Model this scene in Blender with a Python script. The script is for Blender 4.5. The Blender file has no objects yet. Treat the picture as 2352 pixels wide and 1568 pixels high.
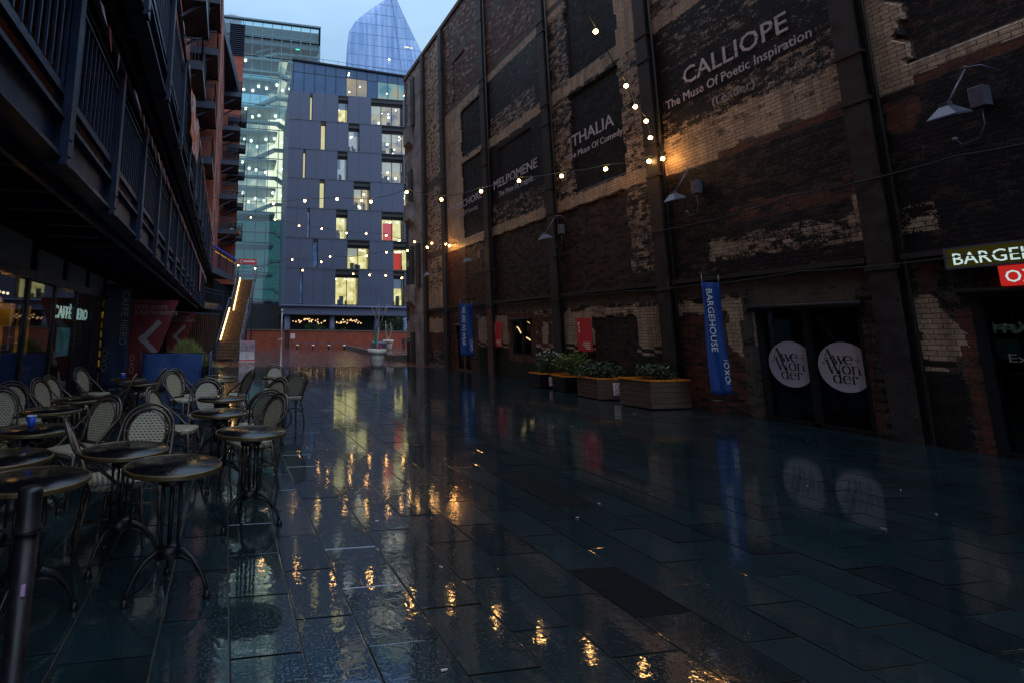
import bpy, math, random
from math import sin, cos, pi, radians, hypot, atan2
from mathutils import Vector, Matrix
random.seed(7)
S = bpy.context.scene
C = S.collection

# ------------------------------------------------------------------ camera
YAW, PITCH, ROLL = radians(11.37), radians(9.51), radians(.63)
FPX, PCX, PCY, CAMH = 1228.0, 773.0, 561.0, 1.55        # focal length and principal point on a 2352 x 1568 frame
_f = Vector((sin(YAW)*cos(PITCH), cos(YAW)*cos(PITCH), sin(PITCH)))
_r = Vector((cos(YAW), -sin(YAW), 0)); _u = _r.cross(_f)
CR = _r*cos(ROLL)+_u*sin(ROLL); CU = -_r*sin(ROLL)+_u*cos(ROLL)
cam = bpy.data.cameras.new('camera'); co = bpy.data.objects.new('camera', cam); C.objects.link(co)
cam.sensor_width = 36; cam.lens = 36*FPX/2352
cam.shift_x = (1176-PCX)/2352; cam.shift_y = -(784-PCY)/2352
cam.clip_start = .05; cam.clip_end = 1500
M = Matrix((CR, CU, -_f)).transposed().to_4x4(); M.translation = (0, 0, CAMH)
co.matrix_world = M
S.camera = co
def ray(x, y):
    return CR*((x-PCX)/FPX) - CU*((y-PCY)/FPX) + _f
def at(x, y, p0, n):
    "survey: where the line of sight through picture point x, y meets the real plane through p0 with normal n"
    d = ray(x, y); o = Vector((0, 0, CAMH)); n = Vector(n)
    return o + d*((Vector(p0)-o).dot(n)/d.dot(n))

# ------------------------------------------------------------------ sky, sun, exposure
SUN_EL, SUN_AZ = radians(3), radians(250)
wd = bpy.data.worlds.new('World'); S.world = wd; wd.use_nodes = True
nt = wd.node_tree; nt.nodes.clear()
def N(t, ty, **k):
    n = t.nodes.new(ty)
    for a, b in k.items(): setattr(n, a, b)
    return n
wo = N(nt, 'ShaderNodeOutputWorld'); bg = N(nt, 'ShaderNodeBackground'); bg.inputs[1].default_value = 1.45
sky = N(nt, 'ShaderNodeTexSky', sky_type='NISHITA', sun_disc=False, sun_elevation=SUN_EL, sun_rotation=SUN_AZ, air_density=1.5, dust_density=2.0, ozone_density=3.0)
tc = N(nt, 'ShaderNodeTexCoord'); mp = N(nt, 'ShaderNodeMapping'); mp.inputs['Scale'].default_value = (1, 1, 2.2)
nz = N(nt, 'ShaderNodeTexNoise'); nz.inputs['Scale'].default_value = 1.6; nz.inputs['Detail'].default_value = 5; nz.inputs['Roughness'].default_value = .5
rp = N(nt, 'ShaderNodeValToRGB')
rp.color_ramp.elements[0].position = .38; rp.color_ramp.elements[0].color = (.21, .39, .64, 1)
rp.color_ramp.elements[1].position = .62; rp.color_ramp.elements[1].color = (.37, .55, .73, 1)
sc_ = N(nt, 'ShaderNodeVectorMath', operation='SCALE'); sc_.inputs['Scale'].default_value = .08
mx = N(nt, 'ShaderNodeMixRGB', blend_type='MIX'); mx.inputs[0].default_value = .86
L = nt.links.new
L(tc.outputs['Generated'], mp.inputs[0]); L(mp.outputs[0], nz.inputs['Vector']); L(nz.outputs['Fac'], rp.inputs[0])
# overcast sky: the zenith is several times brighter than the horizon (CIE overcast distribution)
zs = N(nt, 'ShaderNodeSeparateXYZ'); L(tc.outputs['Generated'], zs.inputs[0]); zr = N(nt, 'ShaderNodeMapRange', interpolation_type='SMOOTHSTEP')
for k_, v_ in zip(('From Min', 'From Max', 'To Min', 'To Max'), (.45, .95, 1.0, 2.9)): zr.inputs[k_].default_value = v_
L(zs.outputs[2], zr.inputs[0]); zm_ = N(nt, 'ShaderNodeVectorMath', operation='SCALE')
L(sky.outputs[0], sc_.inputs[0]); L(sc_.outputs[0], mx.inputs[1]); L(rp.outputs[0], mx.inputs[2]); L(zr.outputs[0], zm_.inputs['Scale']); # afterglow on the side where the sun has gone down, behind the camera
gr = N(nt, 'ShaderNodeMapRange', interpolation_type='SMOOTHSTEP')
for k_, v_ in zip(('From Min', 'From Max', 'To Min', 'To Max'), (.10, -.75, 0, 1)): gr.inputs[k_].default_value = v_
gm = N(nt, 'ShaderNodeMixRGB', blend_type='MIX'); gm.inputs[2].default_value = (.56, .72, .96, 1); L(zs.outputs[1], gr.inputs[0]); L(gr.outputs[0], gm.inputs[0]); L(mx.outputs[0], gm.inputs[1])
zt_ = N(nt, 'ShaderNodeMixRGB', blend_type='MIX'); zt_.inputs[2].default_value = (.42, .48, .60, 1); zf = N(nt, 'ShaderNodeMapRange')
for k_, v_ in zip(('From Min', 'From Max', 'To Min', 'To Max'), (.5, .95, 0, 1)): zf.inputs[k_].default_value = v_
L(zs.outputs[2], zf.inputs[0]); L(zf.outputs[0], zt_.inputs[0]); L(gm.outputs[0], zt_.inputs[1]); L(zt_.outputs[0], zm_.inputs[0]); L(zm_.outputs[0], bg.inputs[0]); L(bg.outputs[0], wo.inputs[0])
sl = bpy.data.lights.new('sun', 'SUN'); sl.energy = .06; sl.angle = radians(25); sl.color = (1, .86, .74)
so = bpy.data.objects.new('sun', sl); C.objects.link(so)
so.rotation_euler = Vector((-sin(SUN_AZ)*cos(SUN_EL), -cos(SUN_AZ)*cos(SUN_EL), -sin(SUN_EL)-.25)).to_track_quat('-Z', 'Y').to_euler()
S.view_settings.view_transform = 'Standard'; S.view_settings.look = 'None'
S.view_settings.exposure = 0; S.view_settings.gamma = 1
S.render.engine = 'CYCLES'
cy = S.cycles; cy.use_denoising = True; cy.max_bounces = 8; cy.diffuse_bounces = 3; cy.glossy_bounces = 4; cy.transmission_bounces = 6
cy.transparent_max_bounces = 12; cy.sample_clamp_indirect = 4; cy.caustics_reflective = False; cy.caustics_refractive = False

# ------------------------------------------------------------------ materials
class NT:
    def __init__(s, name):
        s.m = bpy.data.materials.new(name); s.m.use_nodes = True; s.t = s.m.node_tree; s.t.nodes.clear()
        s.out = s.n('ShaderNodeOutputMaterial'); s.b = s.n('ShaderNodeBsdfPrincipled'); s.l(s.b.outputs[0], s.out.inputs[0])
        s._co = None
    def n(s, ty, **k): return N(s.t, ty, **k)
    def l(s, a, b): s.t.links.new(a, b)
    def co(s, kind='Object'):
        return s.n('ShaderNodeTexCoord').outputs[kind]
    def noise(s, scale, detail=4, rough=.55, vec=None, dist=0):
        n = s.n('ShaderNodeTexNoise'); n.inputs['Scale'].default_value = scale; n.inputs['Detail'].default_value = detail
        n.inputs['Roughness'].default_value = rough; n.inputs['Distortion'].default_value = dist
        s.l(vec if vec is not None else s.co(), n.inputs['Vector']); return n.outputs['Fac']
    def ramp(s, fac, *stops):
        r = s.n('ShaderNodeValToRGB'); e = r.color_ramp.elements
        while len(e) < len(stops): e.new(.5)
        for i, (p, c) in enumerate(stops):
            e[i].position = p; e[i].color = (c, c, c, 1) if isinstance(c, (int, float)) else (*c, 1)
        s.l(fac, r.inputs[0]); return r.outputs[0]
    def math(s, op, a, b=None, clamp=False):
        m = s.n('ShaderNodeMath', operation=op, use_clamp=clamp)
        for i, v in enumerate((a, b)):
            if v is None: continue
            if isinstance(v, (int, float)): m.inputs[i].default_value = v
            else: s.l(v, m.inputs[i])
        return m.outputs[0]
    def mix(s, f, a, b, mode='MIX'):
        m = s.n('ShaderNodeMixRGB', blend_type=mode)
        for i, v in enumerate((f, a, b)):
            if isinstance(v, (int, float)): m.inputs[i].default_value = v if i == 0 else (v, v, v, 1)
            elif isinstance(v, tuple): m.inputs[i].default_value = (*v, 1)
            else: s.l(v, m.inputs[i])
        return m.outputs[0]
    def bump(s, h, strength=.3, dist=.01, prev=None):
        b = s.n('ShaderNodeBump'); b.inputs['Strength'].default_value = strength; b.inputs['Distance'].default_value = dist
        s.l(h, b.inputs['Height'])
        if prev is not None: s.l(prev, b.inputs['Normal'])
        return b.outputs[0]
    def set(s, **k):
        for a, v in k.items():
            i = s.b.inputs[{'color': 'Base Color', 'rough': 'Roughness', 'metal': 'Metallic', 'normal': 'Normal', 'ior': 'IOR', 'trans': 'Transmission Weight', 'alpha': 'Alpha', 'emit': 'Emission Color', 'power': 'Emission Strength', 'coat': 'Coat Weight', 'spec': 'Specular IOR Level'}[a]]
            if isinstance(v, tuple): i.default_value = (*v, 1)
            elif isinstance(v, (int, float)): i.default_value = v
            else: s.l(v, i)
        return s
MATS = {}
def mat(name, color, rough=.5, metal=0, var=.25, scale=9, bump=.15, emit=None, power=0, **k):
    if name in MATS: return MATS[name]
    a = NT(name); f = a.noise(scale, 5, .6)
    lo = tuple(c*(1-var) for c in color); hi = tuple(min(1, c*(1+var)) for c in color)
    a.set(color=a.ramp(f, (.3, lo), (.7, hi)), rough=a.ramp(f, (.3, max(.02, rough*.75)), (.7, min(1, rough*1.25))), metal=metal, **k)
    if bump: a.set(normal=a.bump(a.noise(scale*6, 3), bump, .003))
    if emit: a.set(emit=emit, power=power)
    MATS[name] = a.m; return a.m
def glow(name, color, power):
    if name in MATS: return MATS[name]
    a = NT(name); e = a.n('ShaderNodeEmission'); e.inputs[0].default_value = (*color, 1); e.inputs[1].default_value = power
    a.l(e.outputs[0], a.out.inputs[0]); MATS[name] = a.m; return a.m

K_steel = mat('dark_blue_painted_steel', (.008, .018, .045), .42, .0, .3, 5, .1, spec=.3)
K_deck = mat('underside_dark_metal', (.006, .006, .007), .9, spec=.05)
K_iron = mat('black_cast_iron', (.006, .006, .008), .38, .0, .3, 20, .25, spec=.35)
K_soot = mat('sooty_riveted_steel', (.026, .021, .020), .55, .1, .45, 3.5, .35)
K_rust = mat('rusty_steel', (.13, .055, .025), .7, .1, .5, 4, .3)
K_white = mat('painted_white', (.72, .72, .74), .45)
K_lampgrey = mat('grey_lamp_metal', (.11, .12, .16), .4, .2)
K_galv = mat('galvanised_steel', (.38, .40, .44), .4, .4)
K_cable = mat('black_cable_rubber', (.010, .014, .010), .7, 0, .2, 20, 0)
K_conc = mat('weathered_concrete', (.12, .105, .088), .85, 0, .35, 2.5, .5)
K_greyclad = mat('dark_grey_cladding', (.066, .082, .132), .55, 0, .14, .7, .15)
K_blackfr = mat('black_window_frame', (.010, .010, .012), .5, spec=.25)

def brick_mat(name, c1, c2, mortar, bw=.225, bh=.075, axis='YZ', rough=.8, ms=.009, bumps=.5, wet=None):
    a = NT(name); sp = a.n('ShaderNodeSeparateXYZ'); a.l(a.co(), sp.inputs[0]); cb = a.n('ShaderNodeCombineXYZ')
    for i, ax in enumerate(axis): a.l(sp.outputs['XYZ'.index(ax)], cb.inputs[i])
    b = a.n('ShaderNodeTexBrick', offset=.5); a.l(cb.outputs[0], b.inputs['Vector'])
    b.inputs['Scale'].default_value = 1; b.inputs['Brick Width'].default_value = bw; b.inputs['Row Height'].default_value = bh
    b.inputs['Mortar Size'].default_value = ms; b.inputs['Mortar Smooth'].default_value = .3
    b.inputs['Color1'].default_value = (*c1, 1); b.inputs['Color2'].default_value = (*c2, 1); b.inputs['Mortar'].default_value = (*mortar, 1)
    f = a.noise(1.7, 6, .65); col = a.mix(a.ramp(f, (.35, .0), (.75, .55)), b.outputs[0], (.02, .015, .012))
    f2 = a.noise(14, 4); col = a.mix(.35, col, a.ramp(f2, (.3, .2), (.7, 1.0)), 'MULTIPLY')
    a.set(color=col, rough=rough if wet is None else a.ramp(a.noise(2.2, 3), (.4, wet), (.65, wet*2.6)),
          normal=a.bump(a.math('ADD', a.math('MULTIPLY', b.outputs['Fac'], -1.0), a.math('MULTIPLY', f2, .5)), bumps, .008))
    return a.m

# the old warehouse wall: brick, cream glazed brick, flaking black paint and concrete, mixed by painted attributes
def wall_material():
    a = NT('old_warehouse_brickwork')
    sp = a.n('ShaderNodeSeparateXYZ'); a.l(a.co(), sp.inputs[0]); cb = a.n('ShaderNodeCombineXYZ'); a.l(sp.outputs[1], cb.inputs[0]); a.l(sp.outputs[2], cb.inputs[1])
    V = cb.outputs[0]
    def att(n):
        x = a.n('ShaderNodeAttribute'); x.attribute_name = n; return x.outputs['Fac']
    def brick(c1, c2, mo, ms=.006, bias=0):
        b = a.n('ShaderNodeTexBrick', offset=.5); a.l(V, b.inputs['Vector']); b.inputs['Scale'].default_value = 1
        b.inputs['Brick Width'].default_value = .23; b.inputs['Row Height'].default_value = .078; b.inputs['Mortar Size'].default_value = ms
        b.inputs['Mortar Smooth'].default_value = .2; b.inputs['Bias'].default_value = bias
        b.inputs['Color1'].default_value = (*c1, 1); b.inputs['Color2'].default_value = (*c2, 1); b.inputs['Mortar'].default_value = (*mo, 1); return b
    bt = brick((.68, .50, .33), (.52, .39, .27), (.04, .032, .026), .0055, -.2)
    bd = brick((.080, .043, .029), (.026, .018, .015), (.055, .043, .034), .009)
    brd = brick((.20, .062, .036), (.075, .034, .026), (.07, .052, .04), .009)
    ms = a.n('ShaderNodeMapping'); ms.inputs['Scale'].default_value = (1, 1.25, 1); a.l(V, ms.inputs[0])
    big = a.noise(.55, 5, .6, V); mid = a.noise(4.2, 9, .76, ms.outputs[0], .2); fine = a.noise(15, 7, .8, ms.outputs[0], .3)
    # per-brick patchiness: a brick falls away as a whole
    vf = a.noise(42, 3, .6, V); fl = a.math('ADD', a.math('ADD', a.math('MULTIPLY', mid, .52), a.math('MULTIPLY', fine, .44)), a.math('MULTIPLY', a.math('SUBTRACT', vf, .32), .42))
    brk = a.n('ShaderNodeSeparateColor'); rb = brick((0, 0, 0), (1, 1, 1), (.4, .4, .4), .004); a.l(rb.outputs[0], brk.inputs[0])
    fl = a.math('ADD', fl, a.math('MULTIPLY', brk.outputs[0], .10))
    def cover(attr, off=0., w=.022):
        th = a.math('SUBTRACT', .80, a.math('MULTIPLY', att(attr), .34))
        d = a.math('SUBTRACT', a.math('ADD', fl, off), th)
        return a.math('ADD', a.math('DIVIDE', d, w), .5, True)
    red = cover('red'); tile = a.ramp(att('tile'), (.40, 0), (.60, 1))
    tile_n = a.math('GREATER_THAN', a.math('ADD', att('tile'), a.math('MULTIPLY', a.math('SUBTRACT', brk.outputs[0], .5), .5)), .5)
    base = a.mix(red, bd.outputs[0], brd.outputs[0])
    base = a.mix(tile_n, base, a.mix(a.ramp(big, (.35, .0), (.8, .45)), bt.outputs[0], (.16, .115, .085)))
    conc = a.mix(mid, (.075, .060, .045), (.15, .125, .10))
    base = a.mix(a.ramp(att('conc'), (.42, 0), (.58, 1)), base, conc)
    glz = a.ramp(att('green'), (.45, 0), (.55, 1)); base = a.mix(glz, base, a.mix(fine, (.010, .014, .008), (.03, .034, .018)))
    so = cover('soot')
    col = a.mix(so, base, a.mix(fine, (.003, .003, .005), (.014, .011, .012)))
    # rain streaks and dirt
    st = a.n('ShaderNodeMapping'); st.inputs['Scale'].default_value = (3.5, .25, 1); a.l(V, st.inputs[0])
    stn = a.noise(1.5, 6, .6, st.outputs[0]); col = a.mix(a.ramp(stn, (.46, 0), (.75, .6)), col, (.018, .014, .012))
    col = a.mix(a.ramp(fine, (.30, .75), (.52, 0)), col, (.016, .012, .011)); col = a.mix(a.ramp(a.noise(.9, 5, .65, V), (.48, 0), (.75, .35)), col, (.020, .015, .013))
    wet = a.ramp(mid, (.35, .35), (.65, .75))
    rgh = a.mix(a.math('MULTIPLY', tile_n, .6), wet, .32)
    h = a.math('ADD', a.math('MULTIPLY', bd.outputs['Fac'], -.7), a.math('ADD', a.math('MULTIPLY', so, .35), a.math('MULTIPLY', fine, .8)))
    a.set(color=col, rough=rgh, normal=a.bump(h, .55, .012), spec=.18)
    return a.m
K_wall = wall_material()

def slate():
    a = NT('wet_slate_paving'); g = a.n('ShaderNodeNewGeometry'); rnd = g.outputs['Random Per Island']; P = g.outputs['Position']
    n1 = a.noise(1.3, 6, .6, P, .6); n2 = a.noise(9, 6, .65, P, .4)
    ms = a.n('ShaderNodeMapping'); ms.inputs['Scale'].default_value = (1, 3.0, 1); ms.inputs['Rotation'].default_value = (0, 0, .6); a.l(P, ms.inputs[0]); cl = a.noise(2.2, 8, .7, ms.outputs[0], 1.2)
    col = a.mix(rnd, (.005, .011, .014), (.015, .030, .035)); col = a.mix(a.ramp(n1, (.3, 0), (.75, .75)), col, (.008, .027, .034))
    col = a.mix(a.ramp(cl, (.62, 0), (.74, .4)), col, (.040, .055, .062)); col = a.mix(a.ramp(n2, (.3, .5), (.6, 0)), col, (.010, .012, .014))
    rg = a.math('ADD', a.ramp(n1, (.35, .010), (.70, .045)), a.math('MULTIPLY', rnd, .015))
    rg = a.math('ADD', rg, a.ramp(cl, (.55, 0), (.8, .10))); rg = a.math('ADD', rg, a.math('MULTIPLY', a.ramp(rnd, (.60, 0), (.95, 1)), a.ramp(n1, (.40, .01), (.65, .07))))
    fine = a.noise(95, 3, .6, P); sp = a.noise(34, 2, .5, P)
    h = a.math('ADD', a.math('MULTIPLY', fine, .35), a.math('ADD', a.math('MULTIPLY', sp, .6), a.math('MULTIPLY', cl, 1.6)))
    drop = a.ramp(a.noise(70, 2, .5, P), (.58, 0), (.66, 1)); nb = a.bump(h, .030, .0030); nb = a.bump(drop, .13, .0016, nb); nb = a.bump(a.noise(17, 2, .5, P, .5), .060, .010, nb); nb = a.bump(a.noise(4.5, 2, .5, P), .035, .012, nb)
    a.set(color=col, rough=rg, normal=nb, ior=2.0, spec=.75)
    return a.m
K_slate = slate()
K_grout = mat('wet_grout', (.034, .028, .020), .55, 0, .5, 14, .9, spec=.4)
K_slab2 = mat('dark_metal_cover', (.005, .005, .006), .8, 0, .2, 12, .1, spec=.08)
K_redpave = brick_mat('wet_red_brick_paving', (.20, .045, .030), (.11, .03, .024), (.04, .02, .018), .42, .21, 'XY', ms=.012, bumps=.05, wet=.14)
K_redwall = brick_mat('red_brick_boundary', (.52, .095, .038), (.40, .075, .03), (.18, .08, .05), .225, .075, 'XZ', bumps=.2)
K_flatbrick = brick_mat('orange_red_brick', (.52, .105, .042), (.38, .08, .036), (.20, .11, .08), .225, .075, 'YZ')

def weave():
    a = NT('woven_cane'); sp = a.n('ShaderNodeSeparateXYZ'); a.l(a.co(), sp.inputs[0]); cb = a.n('ShaderNodeCombineXYZ')
    a.l(sp.outputs[0], cb.inputs[0]); a.l(a.math('SUBTRACT', a.math('MULTIPLY', sp.outputs[2], .9), a.math('MULTIPLY', sp.outputs[1], .75)), cb.inputs[1])
    b = a.n('ShaderNodeTexBrick', offset=.5); a.l(cb.outputs[0], b.inputs['Vector']); b.inputs['Scale'].default_value = 1
    b.inputs['Brick Width'].default_value = .036; b.inputs['Row Height'].default_value = .026; b.inputs['Mortar Size'].default_value = .0078; b.inputs['Mortar Smooth'].default_value = .1
    b.inputs['Color1'].default_value = (.012, .011, .012, 1); b.inputs['Color2'].default_value = (.018, .016, .015, 1); b.inputs['Mortar'].default_value = (.36, .33, .23, 1)
    f = a.noise(20, 3); a.set(color=a.mix(.4, b.outputs[0], a.ramp(f, (.3, .45), (.7, 1.)), 'MULTIPLY'), rough=.4, normal=a.bump(a.math('MULTIPLY', b.outputs['Fac'], 1.), .6, .004))
    return a.m
K_weave = weave()
K_cane = mat('dark_bamboo_tube', (.040, .026, .017), .3, 0, .5, 22, .2)
K_rim = mat('brass_table_rim', (.095, .064, .026), .35, .35, .3, 20, .1)
def tabletop():
    a = NT('wet_black_tabletop'); f = a.noise(55, 3, .55); g = a.noise(14, 4, .6)
    a.set(color=a.ramp(g, (.3, (.003, .003, .004)), (.8, (.008, .008, .010))), rough=a.ramp(g, (.35, .05), (.7, .22)), normal=a.bump(a.math('ADD', f, a.math('MULTIPLY', g, .8)), .30, .006), ior=1.45, spec=.32)
    return a.m
K_top = tabletop()
def leafy(name, c1, c2):
    if name in MATS: return MATS[name]
    a = NT(name); g = a.n('ShaderNodeNewGeometry'); a.set(color=a.mix(g.outputs['Random Per Island'], c1, c2), rough=.45, spec=.3); MATS[name] = a.m; return a.m
K_leaf = leafy('dark_shrub_leaves', (.012, .026, .009), (.045, .075, .024))
K_leafy = leafy('yellow_green_leaves', (.04, .07, .015), (.15, .17, .035))
K_grass = leafy('tall_grass', (.08, .13, .03), (.34, .34, .10))
K_flower = leafy('pale_flower_heads', (.45, .42, .46), (.75, .72, .76))
K_wood = NT('pale_weathered_timber')
_v = K_wood.n('ShaderNodeMapping'); _v.inputs['Scale'].default_value = (1.5, 1.5, 14); K_wood.l(K_wood.co(), _v.inputs[0])
_g = K_wood.noise(2.5, 6, .6, _v.outputs[0]); K_wood.set(color=K_wood.ramp(_g, (.3, (.060, .036, .022)), (.7, (.14, .088, .055))), rough=.7, normal=K_wood.bump(_g, .4, .005)); K_wood = K_wood.m
K_bark = mat('pale_bark', (.42, .37, .32), .8, 0, .3, 14, .4)
K_pot = mat('cream_pot_glaze', (.80, .77, .70), .35, 0, .06, 4, .05)
K_orange = mat('orange_trim_paint', (.62, .20, .015), .45)
K_blue = mat('royal_blue_banner', (.006, .042, .20), .6, 0, .12, 3, .1)
K_navy = mat('deep_blue_banner', (.004, .026, .075), .6, 0, .12, 3, .1)
K_red = mat('red_banner_cloth', (.15, .006, .009), .6, 0, .12, 3, .1)
K_signred = mat('red_enamel_sign', (.62, .03, .035), .4, 0, .05, 3, .05)
K_txt = mat('white_lettering', (.75, .76, .78), .6, 0, .05, 6, 0)
K_txtgrey = mat('pale_grey_lettering', (.26, .26, .25), .6, 0, .05, 6, 0)
def clear(name, tint, rough=.02, alpha=.25):
    a = NT(name); tr = a.n('ShaderNodeBsdfTransparent'); tr.inputs[0].default_value = (*tint, 1)
    gl = a.n('ShaderNodeBsdfGlossy'); gl.inputs['Roughness'].default_value = rough; gl.inputs[0].default_value = (.9, .95, 1, 1)
    g = a.n('ShaderNodeNewGeometry'); dt = a.n('ShaderNodeVectorMath', operation='DOT_PRODUCT'); a.l(g.outputs['Incoming'], dt.inputs[0]); a.l(g.outputs['Normal'], dt.inputs[1])
    fr = a.math('POWER', a.math('SUBTRACT', 1.0, a.math('ABSOLUTE', dt.outputs['Value'])), 5.0); mx = a.n('ShaderNodeMixShader')
    a.l(a.math('ADD', a.math('MULTIPLY', fr, .9), alpha, True), mx.inputs[0]); a.l(tr.outputs[0], mx.inputs[1]); a.l(gl.outputs[0], mx.inputs[2]); a.l(mx.outputs[0], a.out.inputs[0]); return a.m
def room_mat(name, cols, power, sc=1.2):
    if name in MATS: return MATS[name]
    a = NT(name); n = a.noise(sc, 3, .5); e = a.n('ShaderNodeEmission'); a.l(a.ramp(n, *[(.32+.36*i/(len(cols)-1), c) for i, c in enumerate(cols)]), e.inputs[0]); e.inputs[1].default_value = power
    a.l(e.outputs[0], a.out.inputs[0]); MATS[name] = a.m; return a.m
K_glass = clear('window_glass', (.9, .95, .98), .02, .03)
K_shopglass = clear('dark_shop_glass', (.55, .55, .55), .02, .05)
K_teal = clear('green_tinted_curtain_glass', (.68, .90, .90), .03, .06)

def peeling(name, col):
    a = NT(name); g = a.n('ShaderNodeNewGeometry'); P = g.outputs['Position']
    ms = a.n('ShaderNodeMapping'); ms.inputs['Scale'].default_value = (1, 1, 1.9); a.l(P, ms.inputs[0])
    f = a.noise(7.5, 9, .78, ms.outputs[0], .3); f2 = a.noise(2, 5, .5, P)
    a.set(color=a.mix(f2, tuple(c*.7 for c in col), col), rough=.7, alpha=a.ramp(f, (.41, 0), (.435, 1))); return a.m
K_paint = peeling('faded_white_wall_paint', (.62, .58, .64))
K_paint2 = peeling('faint_wall_paint', (.40, .38, .40))

# ------------------------------------------------------------------ mesh helpers
class MB:
    def __init__(s): s.v = []; s.f = []; s.sm = []
    def add(s, vs, fs, smooth=False):
        k = len(s.v); s.v += [tuple(v) for v in vs]; s.f += [tuple(i+k for i in f) for f in fs]; s.sm += [smooth]*len(fs); return s
    def box(s, x0, x1, y0, y1, z0, z1):
        return s.hexa([(x0, y0, z0), (x1, y0, z0), (x1, y1, z0), (x0, y1, z0), (x0, y0, z1), (x1, y0, z1), (x1, y1, z1), (x0, y1, z1)])
    def hexa(s, p): return s.add(p, [(3, 2, 1, 0), (4, 5, 6, 7), (0, 1, 5, 4), (1, 2, 6, 5), (2, 3, 7, 6), (3, 0, 4, 7)])
    def beam(s, a, b, w, h, up=(0, 0, 1)):
        a = Vector(a); b = Vector(b); d = (b-a).normalized(); up = Vector(up)
        if abs(d.dot(up)) > .98: up = Vector((0, 1, 0))
        r = d.cross(up).normalized()*w/2; u = r.cross(d).normalized()*h/2
        return s.hexa([a-r-u, a+r-u, b+r-u, b-r-u, a-r+u, a+r+u, b+r+u, b-r+u])
    def tube(s, pts, r, n=8, closed=False, cap=True):
        pts = [Vector(p) for p in pts]; m = len(pts); rr = r if isinstance(r, (list, tuple)) else [r]*m
        k = len(s.v); prev = None
        for i, p in enumerate(pts):
            if closed: d = pts[(i+1) % m]-pts[i-1]
            else: d = pts[min(i+1, m-1)]-pts[max(i-1, 0)]
            d.normalize()
            if prev is None: a = d.orthogonal().normalized()
            else:
                a = prev-d*prev.dot(d); a.normalize()
            prev = a; b = d.cross(a)
            for j in range(n):
                t = 2*pi*j/n; s.v.append(tuple(p+(a*cos(t)+b*sin(t))*rr[i]))
        for i in range(m if closed else m-1):
            for j in range(n):
                q = (i+1) % m; s.f.append((k+i*n+j, k+i*n+(j+1) % n, k+q*n+(j+1) % n, k+q*n+j)); s.sm.append(True)
        if cap and not closed:
            s.f.append(tuple(k+j for j in range(n-1, -1, -1))); s.f.append(tuple(k+(m-1)*n+j for j in range(n))); s.sm += [False]*2
        return s
    def lathe(s, prof, c=(0, 0, 0), n=24, sq=1, smooth=True):
        k = len(s.v)
        for r, z in prof:
            for j in range(n):
                t = 2*pi*(j+.5)/n; s.v.append((c[0]+r*cos(t), c[1]+r*sin(t), c[2]+z))
        for i in range(len(prof)-1):
            for j in range(n):
                s.f.append((k+i*n+j, k+i*n+(j+1) % n, k+(i+1)*n+(j+1) % n, k+(i+1)*n+j)); s.sm.append(smooth)
        s.f.append(tuple(k+j for j in range(n-1, -1, -1))); s.f.append(tuple(k+(len(prof)-1)*n+j for j in range(n))); s.sm += [False]*2
        return s
    def ball(s, c, r, n=10):
        k = len(s.v); m = n//2+1
        return s.lathe([(max(.001, r*sin(pi*i/m)), -r*cos(pi*i/m)) for i in range(m+1)], c, n)
    def poly(s, pts, d):
        "flat outline pts extruded by vector d"
        n = len(pts); d = Vector(d); a = [Vector(p) for p in pts]; b = [p+d for p in a]
        return s.add(a+b, [tuple(range(n-1, -1, -1)), tuple(range(n, 2*n))]+[(i, (i+1) % n, n+(i+1) % n, n+i) for i in range(n)])
    def build(s, name, m, parent=None, ms=None, fm=None, bevel=0):
        me = bpy.data.meshes.new(name); me.from_pydata(s.v, [], s.f)
        me.polygons.foreach_set('use_smooth', s.sm); me.materials.append(m)
        me.update(); o = bpy.data.objects.new(name, me); C.objects.link(o)
        if parent is not None: o.parent = parent
        if bevel:
            b = o.modifiers.new('bevel', 'BEVEL'); b.width = bevel; b.segments = 2; b.limit_method = 'ANGLE'
        return o
def tag(o, label=None, cat=None, group=None, kind=None):
    for k, v in (('label', label), ('category', cat), ('group', group), ('kind', kind)):
        if v: o[k] = v
    return o
def thing(name, label, cat, loc=(0, 0, 0), rz=0, group=None):
    o = bpy.data.objects.new(name, None); C.objects.link(o); o.location = loc; o.rotation_euler = (0, 0, rz); o.empty_display_size = .1
    return tag(o, label, cat, group)
def copy_tree(o, parent=None):
    kids = [c for c in ALLKIDS(o)]; c = o.copy(); C.objects.link(c)
    if parent is not None: c.parent = parent
    for ch in kids: copy_tree(ch, c)
    return c
def ALLKIDS(o): return [x for x in C.objects if x.parent == o]
def text(body, size, m, name, parent, loc, rot, sx=1., extrude=.004, align='LEFT', spacing=1.0, bold=.0):
    cu = bpy.data.curves.new(name, 'FONT'); cu.body = body; cu.size = size; cu.extrude = extrude; cu.align_x = align; cu.space_character = spacing; cu.resolution_u = 2; cu.offset = size*bold
    o = bpy.data.objects.new(name, cu); C.objects.link(o)
    dg = bpy.context.evaluated_depsgraph_get(); dg.update(); me = bpy.data.meshes.new_from_object(o.evaluated_get(dg)); C.objects.unlink(o); bpy.data.objects.remove(o)
    me.materials.clear(); me.materials.append(m); q = bpy.data.objects.new(name, me); C.objects.link(q)
    q.scale = (sx, 1, 1); q.location = loc; q.rotation_euler = rot
    if parent is not None: q.parent = parent
    return q
W = 10.45                      # face of the old warehouse wall
ON_WALL = (pi/2, 0, -pi/2)     # text facing -X, reading towards -Y

# ================================================================== SETTING
b = MB().add([(-400, -200, -.16), (400, -200, -.16), (400, 600, -.16), (-400, 600, -.16)], [(0, 1, 2, 3)])
tag(b.build('ground', K_conc), kind='structure')
b = MB().box(-3.6, W+.3, -16, 25.75, -.12, -.0055); tag(b.build('paving_bed', K_grout), kind='structure')
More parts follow.
